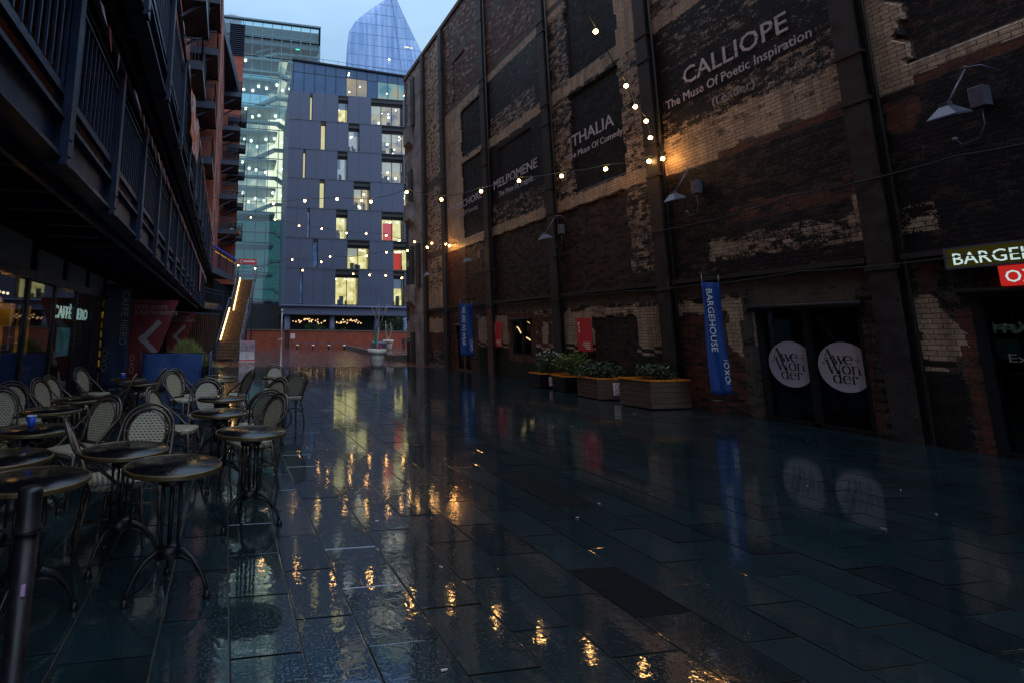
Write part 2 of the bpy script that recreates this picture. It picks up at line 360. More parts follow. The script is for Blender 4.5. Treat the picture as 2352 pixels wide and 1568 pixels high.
# slate slabs: rows run away from the camera, every slab lies a millimetre or two out of level
sl_ = MB(); dark = MB(); rx = [.08, .44, .765, 1.16, 1.55, 1.92, 2.315, 2.69, 3.04, 3.45]
while rx[-1] < W: rx.append(rx[-1]+random.choice((.36, .39, .41)))
rx[-1] = W; low = [.08]
while low[0] > -3.5: low.insert(0, low[0]-random.choice((.36, .40, .46)))
rx = low[:-1]+rx; i0 = rx.index(.08)
for i in range(len(rx)-1):
    x0, x1 = rx[i]+.0045, rx[i+1]-.0045; y = 2.90+(.31 if (i-i0) % 2 else 0)+random.uniform(-.012, .012)+(random.uniform(-.2, .2) if i < i0 else 0)
    while y > -16: y -= .62
    while y < 25.7:
        ln = .62; y0, y1 = y+.0045, min(y+ln-.0045, 25.74)
        mb = dark if ((abs(rx[i]-2.315) < .01 and 2.85 < y0 < 3.5) or (abs(rx[i]-3.04) < .01 and 4.7 < y0 < 5.8)) else sl_
        t0, t1 = random.gauss(0, .0016)*(x1-x0), random.gauss(0, .0016)*ln; z = random.uniform(-.0012, .0012)
        e = .005; xs = (x0, x0+e, x1-e, x1); ys = (y0, y0+e, y1-e, y1)
        vs = [(xs[p], ys[q], z+t0*(p/1.5-1)+t1*(q/1.5-1)-(.00012 if p in (0, 3) or q in (0, 3) else 0)) for q in range(4) for p in range(4)]
        mb.add(vs, [(q*4+p, q*4+p+1, q*4+p+5, q*4+p+4) for q in range(3) for p in range(3)])
        y += ln
tag(sl_.build('slate_paving', K_slate), kind='structure')
tag(dark.build('paving_covers', K_slab2), kind='structure')
b = MB().add([(-8, 25.78, -.004), (26, 25.78, -.004), (26, 57.8, -.004), (-8, 57.8, -.004)], [(0, 1, 2, 3)])
tag(b.build('brick_pavement', K_redpave), kind='structure')
b = MB().poly([(9.7, 31.2, -.1), (24, 31.2, -.1), (24, 57.6, -.1), (12.7, 57.6, -.1)], (0, 0, .44)); tag(b.build('raised_terrace', K_redpave), kind='structure')
b = MB().beam((9.62, 31.1, .13), (12.62, 57.6, .13), .16, .5).box(9.7, 24, 31.02, 31.19, -.1, .37); tag(b.build('terrace_kerb', K_conc), kind='structure')

# ================================================================== OLD WAREHOUSE (right)
COLY = [27.2, 24.5, 20.0, 15.55, 11.12, 6.66, 2.2, -2.2, -6.7, -11.2]
OPEN = [(7.14, 9.0, 0, 2.17), (3.95, 5.75, 0, 2.26), (17.23, 18.52, .88, 2.16), (22.0, 23.6, 0, 2.03)]
def wall_attr(y, z):
    A = dict(soot=.45, red=.35, tile=0., conc=0., green=0., rec=0.)
    def R(y0, y1, z0, z1, **k):
        if y0 <= y <= y1 and z0 <= z <= z1: A.update(k)
    Y0, Y1 = -30, 40
    R(Y0, Y1, 0, 1.13, green=1, soot=.25); R(Y0, Y1, 1.13, 1.2, tile=1, soot=.1, green=0); R(Y0, Y1, 1.2, 1.3, green=1, soot=.1)
    R(Y0, Y1, 1.3, 2.32, tile=1, soot=.22, green=0); R(Y0, Y1, 2.32, 2.5, tile=1, soot=.72, green=0); R(Y0, Y1, 2.45, 2.82, conc=1, soot=.35, tile=0)
    R(Y0, Y1, 2.82, 5.5, soot=.56, red=.5); R(Y0, Y1, 5.5, 5.92, tile=1, soot=.2); R(Y0, Y1, 5.92, 9.25, tile=1, soot=.80)
    R(Y0, Y1, 9.25, 9.62, tile=1, soot=.12); R(Y0, Y1, 9.62, 12.1, tile=1, soot=.55); R(Y0, Y1, 12.1, 12.5, tile=1, soot=.3)
    R(Y0, Y1, 12.5, 17.6, soot=.42, red=.72, tile=.36); R(Y0, Y1, 15.0, 15.4, conc=1); R(Y0, Y1, 12.5, 12.75, conc=1)
    # bay 0, the narrow end bay
    R(24.6, 30, 2.82, 17.4, tile=.62, soot=.34, red=.8, conc=0); R(24.6, 27.1, 9.3, 9.7, conc=1, tile=0); R(24.6, 27.1, 5.5, 5.8, conc=1, tile=0)
    R(24.6, 30, 0, 2.45, green=0, tile=.2, red=.85, soot=.35); R(24.6, 27, 1.7, 2.4, tile=1, soot=.2); R(24.6, 27, 0, .8, soot=.7, tile=1)
    R(24.6, 27.1, 3.0, 3.8, tile=1, soot=.12)
    # bay 1
    R(22.45, 24.4, 5.5, 9.4, tile=1, soot=.12); R(22.45, 24.4, 9.4, 12.2, tile=1, soot=.35); R(20.0, 22.45, 5.9, 9.45, tile=0, soot=.93, red=.2, rec=.06)
    R(20.4, 22.45, 9.75, 12.0, tile=0, soot=.93, red=.3, rec=.06); R(22.3, 24.4, 2.82, 5.5, red=1, soot=.30, tile=0); R(20, 22.3, 2.82, 5.48, soot=.52, red=.6, rec=.03)
    R(21.9, 23.2, 12.7, 14.9, red=.95, soot=.5, rec=.05)
    R(21.9, 24.4, 0, 2.35, green=0, tile=0, red=.75, soot=.5); R(20.2, 21.2, 0, 1.1, green=1)
    R(21.3, 21.9, 0, 2.3, green=0, tile=0, red=.9, soot=.42)
    # bay 2
    R(15.9, 19.7, 5.9, 9.25, tile=1, soot=.93); R(15.9, 19.7, 5.9, 6.75, tile=1, soot=.70); R(16.6, 19.1, 7.0, 9.0, tile=0, soot=.97, rec=.05)
    R(15.9, 19.8, 9.62, 12.2, tile=1, soot=.90); R(16.3, 19.6, 9.62, 10.5, tile=1, soot=.62); R(15.8, 19.8, 12.5, 14.8, red=.8, soot=.45)
    R(15.8, 19.8, 2.82, 5.48, soot=.60, red=.5, rec=.04)
    R(16.95, 18.8, .62, 2.35, green=0, tile=.1, red=.95, soot=.30); R(15.9, 16.95, 1.2, 2.3, green=0, tile=.3, red=.95, soot=.4); R(16.25, 16.5, 1.35, 2.0, tile=1, soot=.05)
    R(18.3, 19.8, 1.3, 2.3, tile=1, soot=.2) if y > 18.85 else None
    # bay 3
    R(12.2, 14.4, 5.95, 9.15, tile=0, soot=.86, red=.6, rec=.07); R(14.4, 15.4, 5.92, 9.25, tile=1, soot=.60); R(11.3, 12.2, 5.92, 9.25, tile=1, soot=.55)
    R(12.2, 14.35, 9.75, 13.6, tile=0, soot=.86, red=.6, rec=.07); R(14.35, 15.4, 9.62, 12.3, tile=1, soot=.62); R(11.3, 12.2, 9.62, 12.3, tile=1, soot=.10)
    R(11.3, 15.4, 12.3, 14.2, tile=1, soot=.25) if not (12.2 < y < 14.35) else None
    R(12.3, 15.3, 2.82, 5.48, soot=.54, red=.62, rec=.04); R(11.4, 12.25, 3.2, 5.48, tile=1, soot=.62, rec=0)
    R(12.25, 13.95, 0, 2.1, green=0, tile=0, red=.45, soot=.55, rec=.03); R(12.3, 13.9, 2.1, 2.35, tile=1, soot=.45)
    # bay 4
    R(6.8, 10.95, 5.9, 9.25, tile=1, soot=.88); R(6.8, 10.9, 5.85, 6.55, tile=1, soot=.40); R(6.8, 9.6, 6.4, 7.05, tile=1, soot=.66); R(9.6, 10.95, 6.4, 7.0, tile=1, soot=.78)
    R(8.2, 10.6, 8.1, 9.2, tile=1, soot=.77)
    R(6.85, 10.95, 5.62, 5.88, tile=1, soot=.06); R(9.4, 10.95, 5.42, 5.65, tile=1, soot=.1); R(6.85, 9.4, 5.46, 5.60, red=1, tile=0, soot=.15); R(6.85, 9.4, 5.58, 5.63, conc=1, tile=0)
    R(6.8, 10.95, 2.82, 5.42, soot=.70, red=.5, tile=0); R(6.85, 9.4, 3.95, 4.35, soot=.52, red=.85); R(6.85, 9.9, 3.22, 3.68, tile=1, soot=.62, red=0)
    R(6.85, 7.1, 3.2, 4.0, tile=1, soot=.35); R(9.0, 9.8, 3.35, 3.6, tile=1, soot=.35); R(6.8, 10.95, 2.82, 3.2, soot=.8, conc=1, tile=0)
    R(9.0, 10.95, 0, 2.1, green=0, tile=0, red=.95, soot=.45); R(9.25, 9.6, 1.2, 2.4, tile=1, soot=.12, red=0); R(9.0, 9.3, 0, 2.4, conc=1, tile=0, soot=.45)
    R(6.8, 9.05, 2.1, 2.55, conc=1, tile=0, soot=.30, green=0); R(6.7, 7.2, 0, 2.4, conc=1, tile=0, soot=.6, green=0, red=.5); R(7.06, 7.2, 0, 1.6, conc=0, tile=0, red=.8, soot=.45)
    # bay 5
    R(2.2, 6.05, 5.9, 9.3, tile=0, red=.85, soot=.72, rec=.07); R(6.02+.12*sin(z*9), 6.45, 5.3, 12, tile=1, soot=.10, rec=0); R(2.2, 6.1, 5.68, 5.86, tile=1, soot=.05, red=0)
    R(2.2, 6.0, 5.5, 5.68, red=1, tile=0, soot=.25); R(2.2, 6.45, 2.82, 5.5, soot=.76, red=.6, tile=0); R(5.9, 6.4, 3.2, 3.65, tile=1, soot=.62)
    R(5.95, 6.35, 4.85, 5.35, tile=0, red=1, soot=.15)
    R(2.2, 6.45, 0, 2.7, green=0, tile=0, conc=1, soot=.66); R(5.98+.08*sin(z*7), 6.42, .05, 1.1, green=1, conc=0); R(5.98+.08*sin(z*7), 6.42, 1.1, 2.2, tile=1, conc=0, soot=.05)
    R(6.0, 6.42, 1.18, 1.29, green=1, tile=0); R(5.76, 5.95, 0, 2.0, red=1, conc=0, soot=.3); R(6.05, 6.3, 2.25, 2.8, conc=0, red=1, soot=.25)
    return A
WH = thing('brick_warehouse', 'old warehouse of sooty brick and flaking cream tiles with muse names painted on it', 'warehouse', (W, 0, 0))
def build_wall():
    import bisect
    def lines(lo, hi, step, extra):
        v = [lo+(hi-lo)*i/round((hi-lo)/step) for i in range(round((hi-lo)/step)+1)]
        v = [a for a in v if all(abs(a-e) > .03 for e in extra)]+[e for e in extra if lo <= e <= hi]; return sorted(set(round(a, 4) for a in v))
    ey = sorted({o[i] for o in OPEN for i in (0, 1)}); ez = sorted({o[i] for o in OPEN for i in (2, 3)}|{1.13, 1.2, 1.3, 2.82})
    ys = lines(-17, 3, .5, [])[:-1]+lines(3, 30.6, .085, ey); zs = lines(0, 17.5, .075, ez)
    vs, fs, at_ = [], [], {k: [] for k in ('soot', 'red', 'tile', 'conc', 'green')}
    rnd = random.Random(3)
    for z in zs:
        for y in ys:
            j = .03*sin(z*5+y)+.02*sin(y*11+z*3); A = wall_attr(y+j, z+.012*sin(y*7)) if 1.35 < z or not (3.9 < y < 9.2) else wall_attr(y, z)
            vs.append((A['rec']+.006*sin(y*2.3+z)+.012*(z > 2.82), y, z))
            for k in at_: at_[k].append(A[k])
    n = len(ys)
    for i in range(len(zs)-1):
        zc = (zs[i]+zs[i+1])/2
        for j in range(n-1):
            yc = (ys[j]+ys[j+1])/2
            if any(a < yc < b_ and c < zc < d for a, b_, c, d in OPEN): continue
            k = i*n+j; fs.append((k, k+n, k+n+1, k+1))
    me = bpy.data.meshes.new('wall'); me.from_pydata(vs, [], fs); me.materials.append(K_wall)
    for k, v in at_.items():
        a = me.attributes.new(k, 'FLOAT', 'POINT'); a.data.foreach_set('value', v)
    me.update(); o = bpy.data.objects.new('wall', me); C.objects.link(o); o.parent = WH
build_wall()
def pl(b): return b.build
MB().box(.5, 18, -17, 30.5, 0, 17.3).build('rear_block', K_conc, WH) if False else None
MB().add([(0, 30.6, 0), (18, 30.6, 0), (18, 30.6, 17.4), (0, 30.6, 17.4), (18, -17, 0), (0, -17, 0), (0, -17, 17.4), (18, -17, 17.4)], [(0, 1, 2, 3), (4, 5, 6, 7), (1, 4, 7, 2)]).build('rear_wall', K_conc, WH)
MB().box(-.06, 18, -17, 30.65, 17.5, 17.72).build('roof', K_conc, WH)
# ledge and bands, in lengths between columns
cs = sorted(COLY)
for i in range(len(cs)-1):
    a, c = cs[i]+.24, cs[i+1]-.24
    if c < 0: continue
    MB().box(-.10, .02, a, c, 2.80, 2.89).build('ledge', K_soot, WH)
    MB().box(-.05, .01, a, c, 0, .09).build('plinth', K_conc, WH) if not any(a < (o[0]+o[1])/2 < c for o in OPEN) else None
for y in COLY:
    if y < -4: continue
    c = MB().box(-.12, 0.02, y-.14, y+.14, 0, 17.4)
    c.box(-.15, -.11, y-.18, y+.18, 0, 17.4); c.box(-.03, .03, y-.20, y+.20, 0, 17.4)
    for z in (2.66, 5.5, 6.35, 8.6, 9.3, 12.0, 12.4, 15.2): c.box(-.17, 0.0, y-.21, y+.21, z, z+.07)
    for z in [k*.3+.1 for k in range(58)]:
        for s in (-.18, .18): c.ball((-.152, y+s*.8, z), .013, 6)
    o = c.build('column', K_soot if y != 20.0 else K_soot, WH)
    if y < 21 and y > 3: MB().tube([(-.06, y-.27, 0.05), (-.06, y-.27, 17.3)], .03, 8).build('pipe', K_soot, WH)
MB().box(-.175, -.153, 19.82, 20.18, 0, 2.6).build('column_plate', K_rust, WH)
# concrete end pier with corbels
p = MB().box(-.06, .1, 27.6, 29.85, 0, 16.9)
for z in (3.1, 7.9, 12.6): p.hexa([(-.06, 28.9, z), (-.06, 29.9, z), (.2, 29.9, z), (.2, 28.9, z), (-.34, 28.9, z+.3), (-.34, 29.9, z+.3), (.2, 29.9, z+.3), (.2, 28.9, z+.3)]).box(-.34, .2, 28.9, 29.9, z+.3, z+1.25)
p.build('concrete_pier', mat('stained_concrete', (.25, .24, .24), .85, 0, .55, 1.2, .5), WH)
p = MB()
for z0, z1, y in ((0, 1.7, 29.2), (4.2, 6.6, 29.3), (4.2, 6.6, 28.2), (8.9, 11.2, 29.3), (13.8, 16.8, 28.8)): p.box(-.16, -.065, y-.28, y+.28, z0, z1)
p.build('steel_channel', K_soot, WH)
# doors, window
def door(y0, y1, z0, z1, nleaf, dep=.22, name='door', mtl=K_blackfr, glass=K_shopglass):
    f = MB().box(0, dep, y0-.002, y0+.07, z0, z1).box(0, dep, y1-.07, y1+.002, z0, z1).box(-.02, dep, y0-.05, y1+.05, z1-.10, z1+.02).tube([(-.05, y0-.08, z1-.02), (-.05, y1+.08, z1-.02)], .05, 10)
    w = (y1-y0-.14)/nleaf
    for i in range(1, nleaf): f.box(.02, dep-.02, y0+.07+w*i-.045, y0+.07+w*i+.045, z0, z1-.1)
    f.box(.02, dep-.02, y0+.07, y1-.07, z0, z0+.06)
    o = f.build(name, mtl, WH)
    MB().box(.11, .12, y0+.07, y1-.07, z0+.06, z1-.1).build('glass_pane', glass, o)
    return o
d1 = door(7.14, 9.0, 0, 2.17, 2); d2 = door(3.95, 5.75, 0, 2.26, 2); w1 = door(17.23, 18.52, .88, 2.16, 2, name='window'); d3 = door(22.0, 23.6, 0, 2.03, 2, mtl=K_rust)
K_room = mat('dim_interior_plaster', (.10, .10, .11), .8); K_curt = mat('grey_blue_curtain', (.10, .13, .16), .8)
r = MB()
for y0, y1, z0, z1 in OPEN:
    r.add([(.22, y0-.5, 0), (1.8, y0-.5, 0), (1.8, y1+.5, 0), (.22, y1+.5, 0), (.22, y0-.5, 2.6), (1.8, y0-.5, 2.6), (1.8, y1+.5, 2.6), (.22, y1+.5, 2.6)], [(0, 1, 2, 3), (4, 5, 6, 7), (0, 4, 7, 1) if False else (0, 1, 5, 4), (1, 2, 6, 5), (2, 3, 7, 6)])
r.build('interior', K_room, WH)
MB().box(.5, .56, 8.35, 8.6, 0, 2.1).box(.45, .5, 7.62, 8.1, 0, 2.1).box(.4, .46, 5.0, 5.6, 0, 2.2).build('curtain', K_curt, WH)
_t = [at(x_, y_, (W+.17, 0, 0), (1, 0, 0))-Vector((W, 0, 0)) for x_, y_ in ((1180, 745), (1190, 753), (1197, 765), (1204, 771), (1221, 783))]
MB().tube(_t[:3], .02, 8).tube(_t[3:], .02, 8).build('led_reflection', glow('led_reflection_glow', (1, .72, .30), 5), w1)  # added glowing strips stand in for the stair lights mirrored in this window
# round door stickers with the two tone serif wordmark
def stroke_word(letters, x, y, h, mb, z):
    "letters: list of strokes in unit boxes; thick strokes vertical, thin ones fine"
    for strokes, adv in letters:
        for pts, wd_ in strokes:
            P_ = [Vector((x+a*h, y+b_*h, z)) for a, b_ in pts]
            for i in range(len(P_)-1):
                p0, p1 = P_[i], P_[i+1]; d = (p1-p0); 
                if d.length < 1e-6: continue
                n_ = Vector((-d.y, d.x, 0)).normalized()*wd_*h/2; e_ = d.normalized()*wd_*h*.15
                mb.add([p0-n_-e_, p1-n_+e_, p1+n_+e_, p0+n_-e_], [(0, 1, 2, 3)])
        x += adv*h
def arc(cx_, cy_, rx_, ry_, a0, a1, n=12): return [(cx_+rx_*cos(radians(a0+(a1-a0)*i/n)), cy_+ry_*sin(radians(a0+(a1-a0)*i/n))) for i in range(n+1)]
TK, TN = .15, .045
def bowl(cx_=.3, cy_=.3, rx_=.26, ry_=.3): return [(arc(cx_, cy_, rx_, ry_, 60, 120), TN), (arc(cx_, cy_, rx_, ry_, 120, 240), TK*.8), (arc(cx_, cy_, rx_, ry_, 240, 300), TN), (arc(cx_, cy_, rx_, ry_, -60, 60), TK*.8)]
GL = {
 'A': ([([(0, 0), (.38, 1.05)], TN), ([(.38, 1.05), (.75, 0)], TK), ([(.14, .38), (.6, .38)], TN), ([(-.1, 0), (.14, 0)], TN), ([(.6, 0), (.9, 0)], TN)], .72),
 'W': ([([(0, 1.0), (.3, 0)], TK), ([(.3, 0), (.52, .85)], TN), ([(.42, 1.0), (.72, 0)], TK), ([(.72, 0), (1.0, 1.0)], TN), ([(-.1, 1), (.15, 1)], TN), ([(.88, 1), (1.12, 1)], TN)], 1.02),
 'w': ([([(0, .6), (.2, 0)], TK*.8), ([(.2, 0), (.38, .55)], TN), ([(.32, .6), (.54, 0)], TK*.8), ([(.54, 0), (.72, .6)], TN), ([(-.08, .6), (.12, .6)], TN)], .72),
 'e': ([(arc(.28, .3, .26, .3, 60, 120), TN), (arc(.28, .3, .26, .3, 120, 250), TK*.8), (arc(.28, .3, .26, .3, 250, 325), TN), (arc(.28, .3, .26, .3, 0, 60), TK*.6), ([(.04, .32), (.54, .32)], TN)], .62),
 'o': (bowl(), .64), 'd': (bowl()+[([(.54, 0), (.54, 1.0)], TK*.8), ([(.42, 1), (.54, 1)], TN), ([(.54, 0), (.68, 0)], TN)], .74),
 'n': ([([(.12, 0), (.12, .6)], TK*.8), (arc(.33, .36, .2, .24, 150, 0), TN), ([(.53, .38), (.53, 0)], TK*.8), ([(0, 0), (.24, 0)], TN), ([(.42, 0), (.66, 0)], TN), ([(0, .6), (.12, .6)], TN)], .70),
 'r': ([([(.12, 0), (.12, .6)], TK*.8), (arc(.3, .36, .18, .24, 150, 50), TN), (arc(.4, .5, .04, .05, 0, 360, 6), .09), ([(0, 0), (.24, 0)], TN)], .5),
 '+': ([([(.05, .3), (.5, .3)], TN*.8), ([(.275, .08), (.275, .52)], TN*.8)], .5)}
K_stick = mat('lilac_white_vinyl', (.46, .43, .48), .5, 0, .03, 3, 0); K_ink = mat('black_vinyl_letters', (.01, .01, .012), .5)
for yc in (8.47, 7.56):
    s_ = MB().poly([(.085, yc+.425*cos(t*pi/32), 1.08+.425*sin(t*pi/32)) for t in range(64)], (.006, 0, 0)).build('round_sticker', K_stick, d1)
    m_ = MB(); stroke_word([GL[c] for c in 'Awe+'], -.33, .05, .235, m_, 0); stroke_word([GL[c] for c in 'Won'], -.27, -.115, .225, m_, 0.0006); stroke_word([GL[c] for c in 'der'], -.20, -.275, .215, m_, 0.0012)
    lt = m_.build('lettering', K_ink, s_); lt.location = (.0835, yc, 1.08); lt.rotation_euler = ON_WALL
# painted names on the wall
def wtext(body, y, z, size, m, name='painted_name', sx=1.0, extrude=.001, x=-.015, sp=1.0, rot=ON_WALL):
    # a thickened stroke: the same word laid three times a few millimetres apart, joined into one mesh
    o = text(body, size, m, name, WH, (x, y, z), rot, sx, extrude, 'LEFT', sp); me = o.data; vs = [tuple(v.co) for v in me.vertices]; fs = [tuple(p.vertices) for p in me.polygons]; mb = MB(); d = size*.018
    for k, (a_, b_) in enumerate(((0, 0), (d, 0), (d, d*.7), (0, d*.7))): mb.add([(v[0]+a_, v[1]+b_, v[2]+k*.0012) for v in vs], fs)
    o2 = mb.build(name, m, WH); o2.matrix_basis = o.matrix_basis.copy(); bpy.data.objects.remove(o); return o2
def fit(o, wid):
    xs = [v.co.x for v in o.data.vertices]; w_ = max(xs)-min(xs); o.scale.x = wid/w_; o.location.y += min(xs)*o.scale.x; return o
fit(wtext('CALLIOPE', 10.08, 7.47, .58, K_paint), 2.45); fit(wtext('The Muse Of Poetic Inspiration', 10.64, 7.10, .30, K_paint), 3.40); fit(wtext('(Leader)', 9.40, 6.66, .27, K_paint2), 1.0)
fit(wtext('THALIA', 14.34, 7.43, .52, K_paint), 1.88); fit(wtext('The Muse Of Comedy', 14.60, 7.06, .27, K_paint), 2.45)
fit(wtext('MELPOMENE', 19.45, 7.40, .50, K_paint), 3.15); fit(wtext('The Muse Of Tragedy', 19.08, 7.02, .27, K_paint), 2.5)
fit(wtext('TERPSICHORE', 24.2, 7.36, .45, K_paint), 3.7); fit(wtext('The Muse Of Dancing', 23.6, 6.98, .25, K_paint2), 2.65)
# sign boards over the right hand door
sg = MB().box(-.12, -.03, 4.3, 5.85, 2.58, 2.87).build('sign_board', glow('olive_lit_sign', (.050, .045, .008), .45), WH)
fr = MB()
for z in (2.57, 2.86): fr.box(-.135, -.02, 4.28, 5.87, z, z+.025)
fr.box(-.135, -.02, 5.85, 5.875, 2.595, 2.86); fr.build('frame', K_lampgrey, sg)
K_bluew = glow('lit_sign_letters', (.70, .92, .88), .75)
o = text('BARGEHOUSE', .24, K_bluew, 'lettering', sg, (-.125, 5.78, 2.63), ON_WALL, 1, .003); fit(o, 1.40)
sg = MB().box(-.12, -.03, 4.78, 5.34, 2.29, 2.56).build('sign_board', glow('lit_red_sign', (.75, .03, .025), .55), WH)
o = text('OXO', .23, K_bluew, 'lettering', sg, (-.125, 5.28, 2.335), ON_WALL, 1, .003); fit(o, .46)
o = text('Exhibition', .16, K_txtgrey, 'lettering', d2, (.09, 5.51, 1.27), ON_WALL, 1, .001); fit(o, .80)
# cable run along the wall
def sagcable(pts, r, n=10, sag=.04):
    P_ = []
    for i in range(len(pts)-1):
        a, c = Vector(pts[i]), Vector(pts[i+1])
        for k in range(n): t = k/n; p = a.lerp(c, t); p.z -= sag*4*t*(1-t); P_.append(p)
    P_.append(Vector(pts[-1])); return P_
tag(MB().tube(sagcable([(W-.06 if k % 2 else W-.30, 30-k*2.22, 4.12+.05*((k*7) % 3)) for k in range(14)], .02, 8, .05), .012, 6).build('wall_cable', K_cable), 'black cable sagging along the brick warehouse wall below the lamps', 'cable')
tag(MB().tube(sagcable([(W-.29, 30-k*2.22, 2.70+.03*((k*5) % 3)) for k in range(14)], .02, 8, .03), .009, 6).build('wall_cable', K_cable), 'thin black cable along the concrete lintel just above the shop doors', 'cable')

# ================================================================== THINGS ALONG THE WAREHOUSE WALL
def wall_lamp():
    t = thing('wall_lamp', '', 'wall lamp')
    MB().box(-.16, -.02, -.085, .085, -.15, .15).build('control_box', K_lampgrey, t, bevel=.008)
    MB().tube([(-.01, -.2, .30), (-.16, -.1, .43), (-.28, 0, .42)], .012, 8).tube([(-.26, 0, .42), (-.62, .06, -.12)], .012, 8).ball((-.27, 0, .43), .024, 8).build('arm', K_lampgrey, t)
    s = MB(); a, h = .16, .05
    s.add([(-a, -a, 0), (a, -a, 0), (a, a, 0), (-a, a, 0), (-h, -h, .14), (h, -h, .14), (h, h, .14), (-h, h, .14)], [(0, 1, 5, 4), (1, 2, 6, 5), (2, 3, 7, 6), (3, 0, 4, 7), (4, 5, 6, 7)])
    s.add([(-a, -a, -.025), (a, -a, -.025), (a, a, -.025), (-a, a, -.025), (-a, -a, 0), (a, -a, 0), (a, a, 0), (-a, a, 0)], [(0, 1, 5, 4), (1, 2, 6, 5), (2, 3, 7, 6), (3, 0, 4, 7), (3, 2, 1, 0)])
    s.box(-.05, .05, -.05, .05, .14, .20)
    o = s.build('lamp_shade', K_lampgrey, t); o.location = (-.64, .06, -.31); o.rotation_euler = (0, radians(-12), 0)
    MB().tube([(-.1, 0, -.18), (-.1, 0, -.4), (-.06, .1, -.58), (-.04, .3, -.60), (-.03, .34, -.52)], .007, 6).ball((-.05, .36, -.5), .035, 8).build('cable', K_lampgrey, t)
    return t
LMP = [(5.2, 4.97, 'grey angled wall lamp high on the brickwork above the BARGEHOUSE sign'), (9.95, 4.93, 'grey angled wall lamp on sooty brick beside the orange lit column'),
       (15.05, 4.92, 'grey angled wall lamp between the THALIA lettering and the upright red sign by the planters'), (20.7, 4.92, 'grey angled wall lamp on the glowing orange brick above the WE ARE WE WEAR banner'), (25.4, 4.82, 'grey angled wall lamp on the pale brick farthest along the wall')]
p0_ = wall_lamp()
for i, (y, z, lb) in enumerate(LMP):
    o = p0_ if i == 0 else copy_tree(p0_); o.location = (W, y, z); tag(o, lb, 'wall lamp', 'wall lamps along the warehouse')
def cloth(mb, x0, x1, z0, z1, y, amp=.02, nx=12, nz=20, ax='X'):
    vs = []; 
    for s in (0, 1):
        for i in range(nz+1):
            for j in range(nx+1):
                u = x0+(x1-x0)*j/nx; z = z0+(z1-z0)*i/nz; w_ = y+amp*sin(j*.9+i*.25)*(1-.4*i/nz)+(.006 if s else 0)
                vs.append((u, w_, z) if ax == 'X' else (w_, u, z))
    n = (nx+1)*(nz+1); fs = []
    for i in range(nz):
        for j in range(nx):
            k = i*(nx+1)+j; fs += [(k, k+1, k+nx+2, k+nx+1), (n+k+nx+1, n+k+nx+2, n+k+1, n+k)]
    for i in range(nz): k = i*(nx+1); fs += [(k, k+nx+1, n+k+nx+1, n+k), (k+nx+n, k+2*nx+1+n, k+2*nx+1, k+nx)]
    for j in range(nx): k = nz*(nx+1)+j; fs += [(k, k+1, n+k+1, n+k), (n+j, n+j+1, j+1, j)]
    return mb.add(vs, fs, True)
RDN = (pi/2, pi/2, 0)      # lettering that reads downwards, facing the camera
def txt_dn(body, size, m, parent, x, y, z, length, name='lettering'):
    o = text(body, size, m, name, parent, (x, y, z), (0, 0, 0), 1, .002)
    o.matrix_basis = Matrix.Translation((x, y, z)) @ Matrix(((0, 1, 0, 0), (0, 0, -1, 0), (-1, 0, 0, 0), (0, 0, 0, 1)))
    xs = [v.co.x for v in o.data.vertices]; o.scale.x = length/(max(xs)-min(xs)); return o
def oxo_dn(parent, x, y, z, s, m):
    mb = MB()
    for k, c in enumerate('OXO'):
        zz = z-k*s*1.25
        if c == 'O': mb.tube([(x+s*.5*cos(t*pi/10), y, zz+s*.5*sin(t*pi/10)) for t in range(20)], s*.075, 6, True)
        else: mb.beam((x-s*.45, y, zz-s*.4), (x+s*.45, y, zz+s*.4), s*.13, s*.13, (0, 1, 0)).beam((x-s*.45, y+.001, zz+s*.4), (x+s*.45, y+.001, zz-s*.4), s*.13, s*.13, (0, 1, 0))
    for e in (s*.85, -s*3.35):
        for q in (0, .13): mb.box(x-s*.45, x+s*.45, y-.003, y+.003, z+e+q*s, z+e+(q+.05)*s)
    return mb.build('emblem', m, parent)
# blue hanging banners facing up the alley
def side_banner(lb, body, y, x0, x1, z0, z1, ts, tl):
    t = thing('hanging_banner', lb, 'banner', (0, y, 0))
    cloth(MB(), x0, x1, z0, z1, 0, .028).build('cloth', K_blue, t)
    MB().tube([(x0-.05, 0, z1+.18), (W, 0, z1+.18)], .016, 8).tube([(x0, 0, z0-.12), (W, 0, z0-.12)], .016, 8).tube([(x0+.25, 0, z1+.22), (W, .02, z1+.42)], .008, 6).build('pole', K_iron, t)
    MB().tube([(x0+.03, 0, z1), (x0+.03, 0, z1+.18)], .005, 5).tube([(x1-.03, 0, z1), (x1-.03, 0, z1+.18)], .005, 5).build('cord', K_white, t)
    txt_dn(body, ts, K_txt, t, x0+(x1-x0)*.14, -.036, z1-.13, tl); oxo_dn(t, x1-(x1-x0)*.2, -.036, z0+.58, .11, K_txt)
    return t
side_banner('royal blue banner lettered BARGEHOUSE hanging from a wall pole beside the glass doors', 'BARGEHOUSE', 9.45, 9.70, 10.18, .42, 2.70, .22, 1.28)
side_banner('royal blue banner lettered WE ARE WE WEAR hanging over the far rusty doorway', 'WE ARE WE WEAR', 21.5, 9.72, 10.32, .70, 2.88, .22, 1.62)
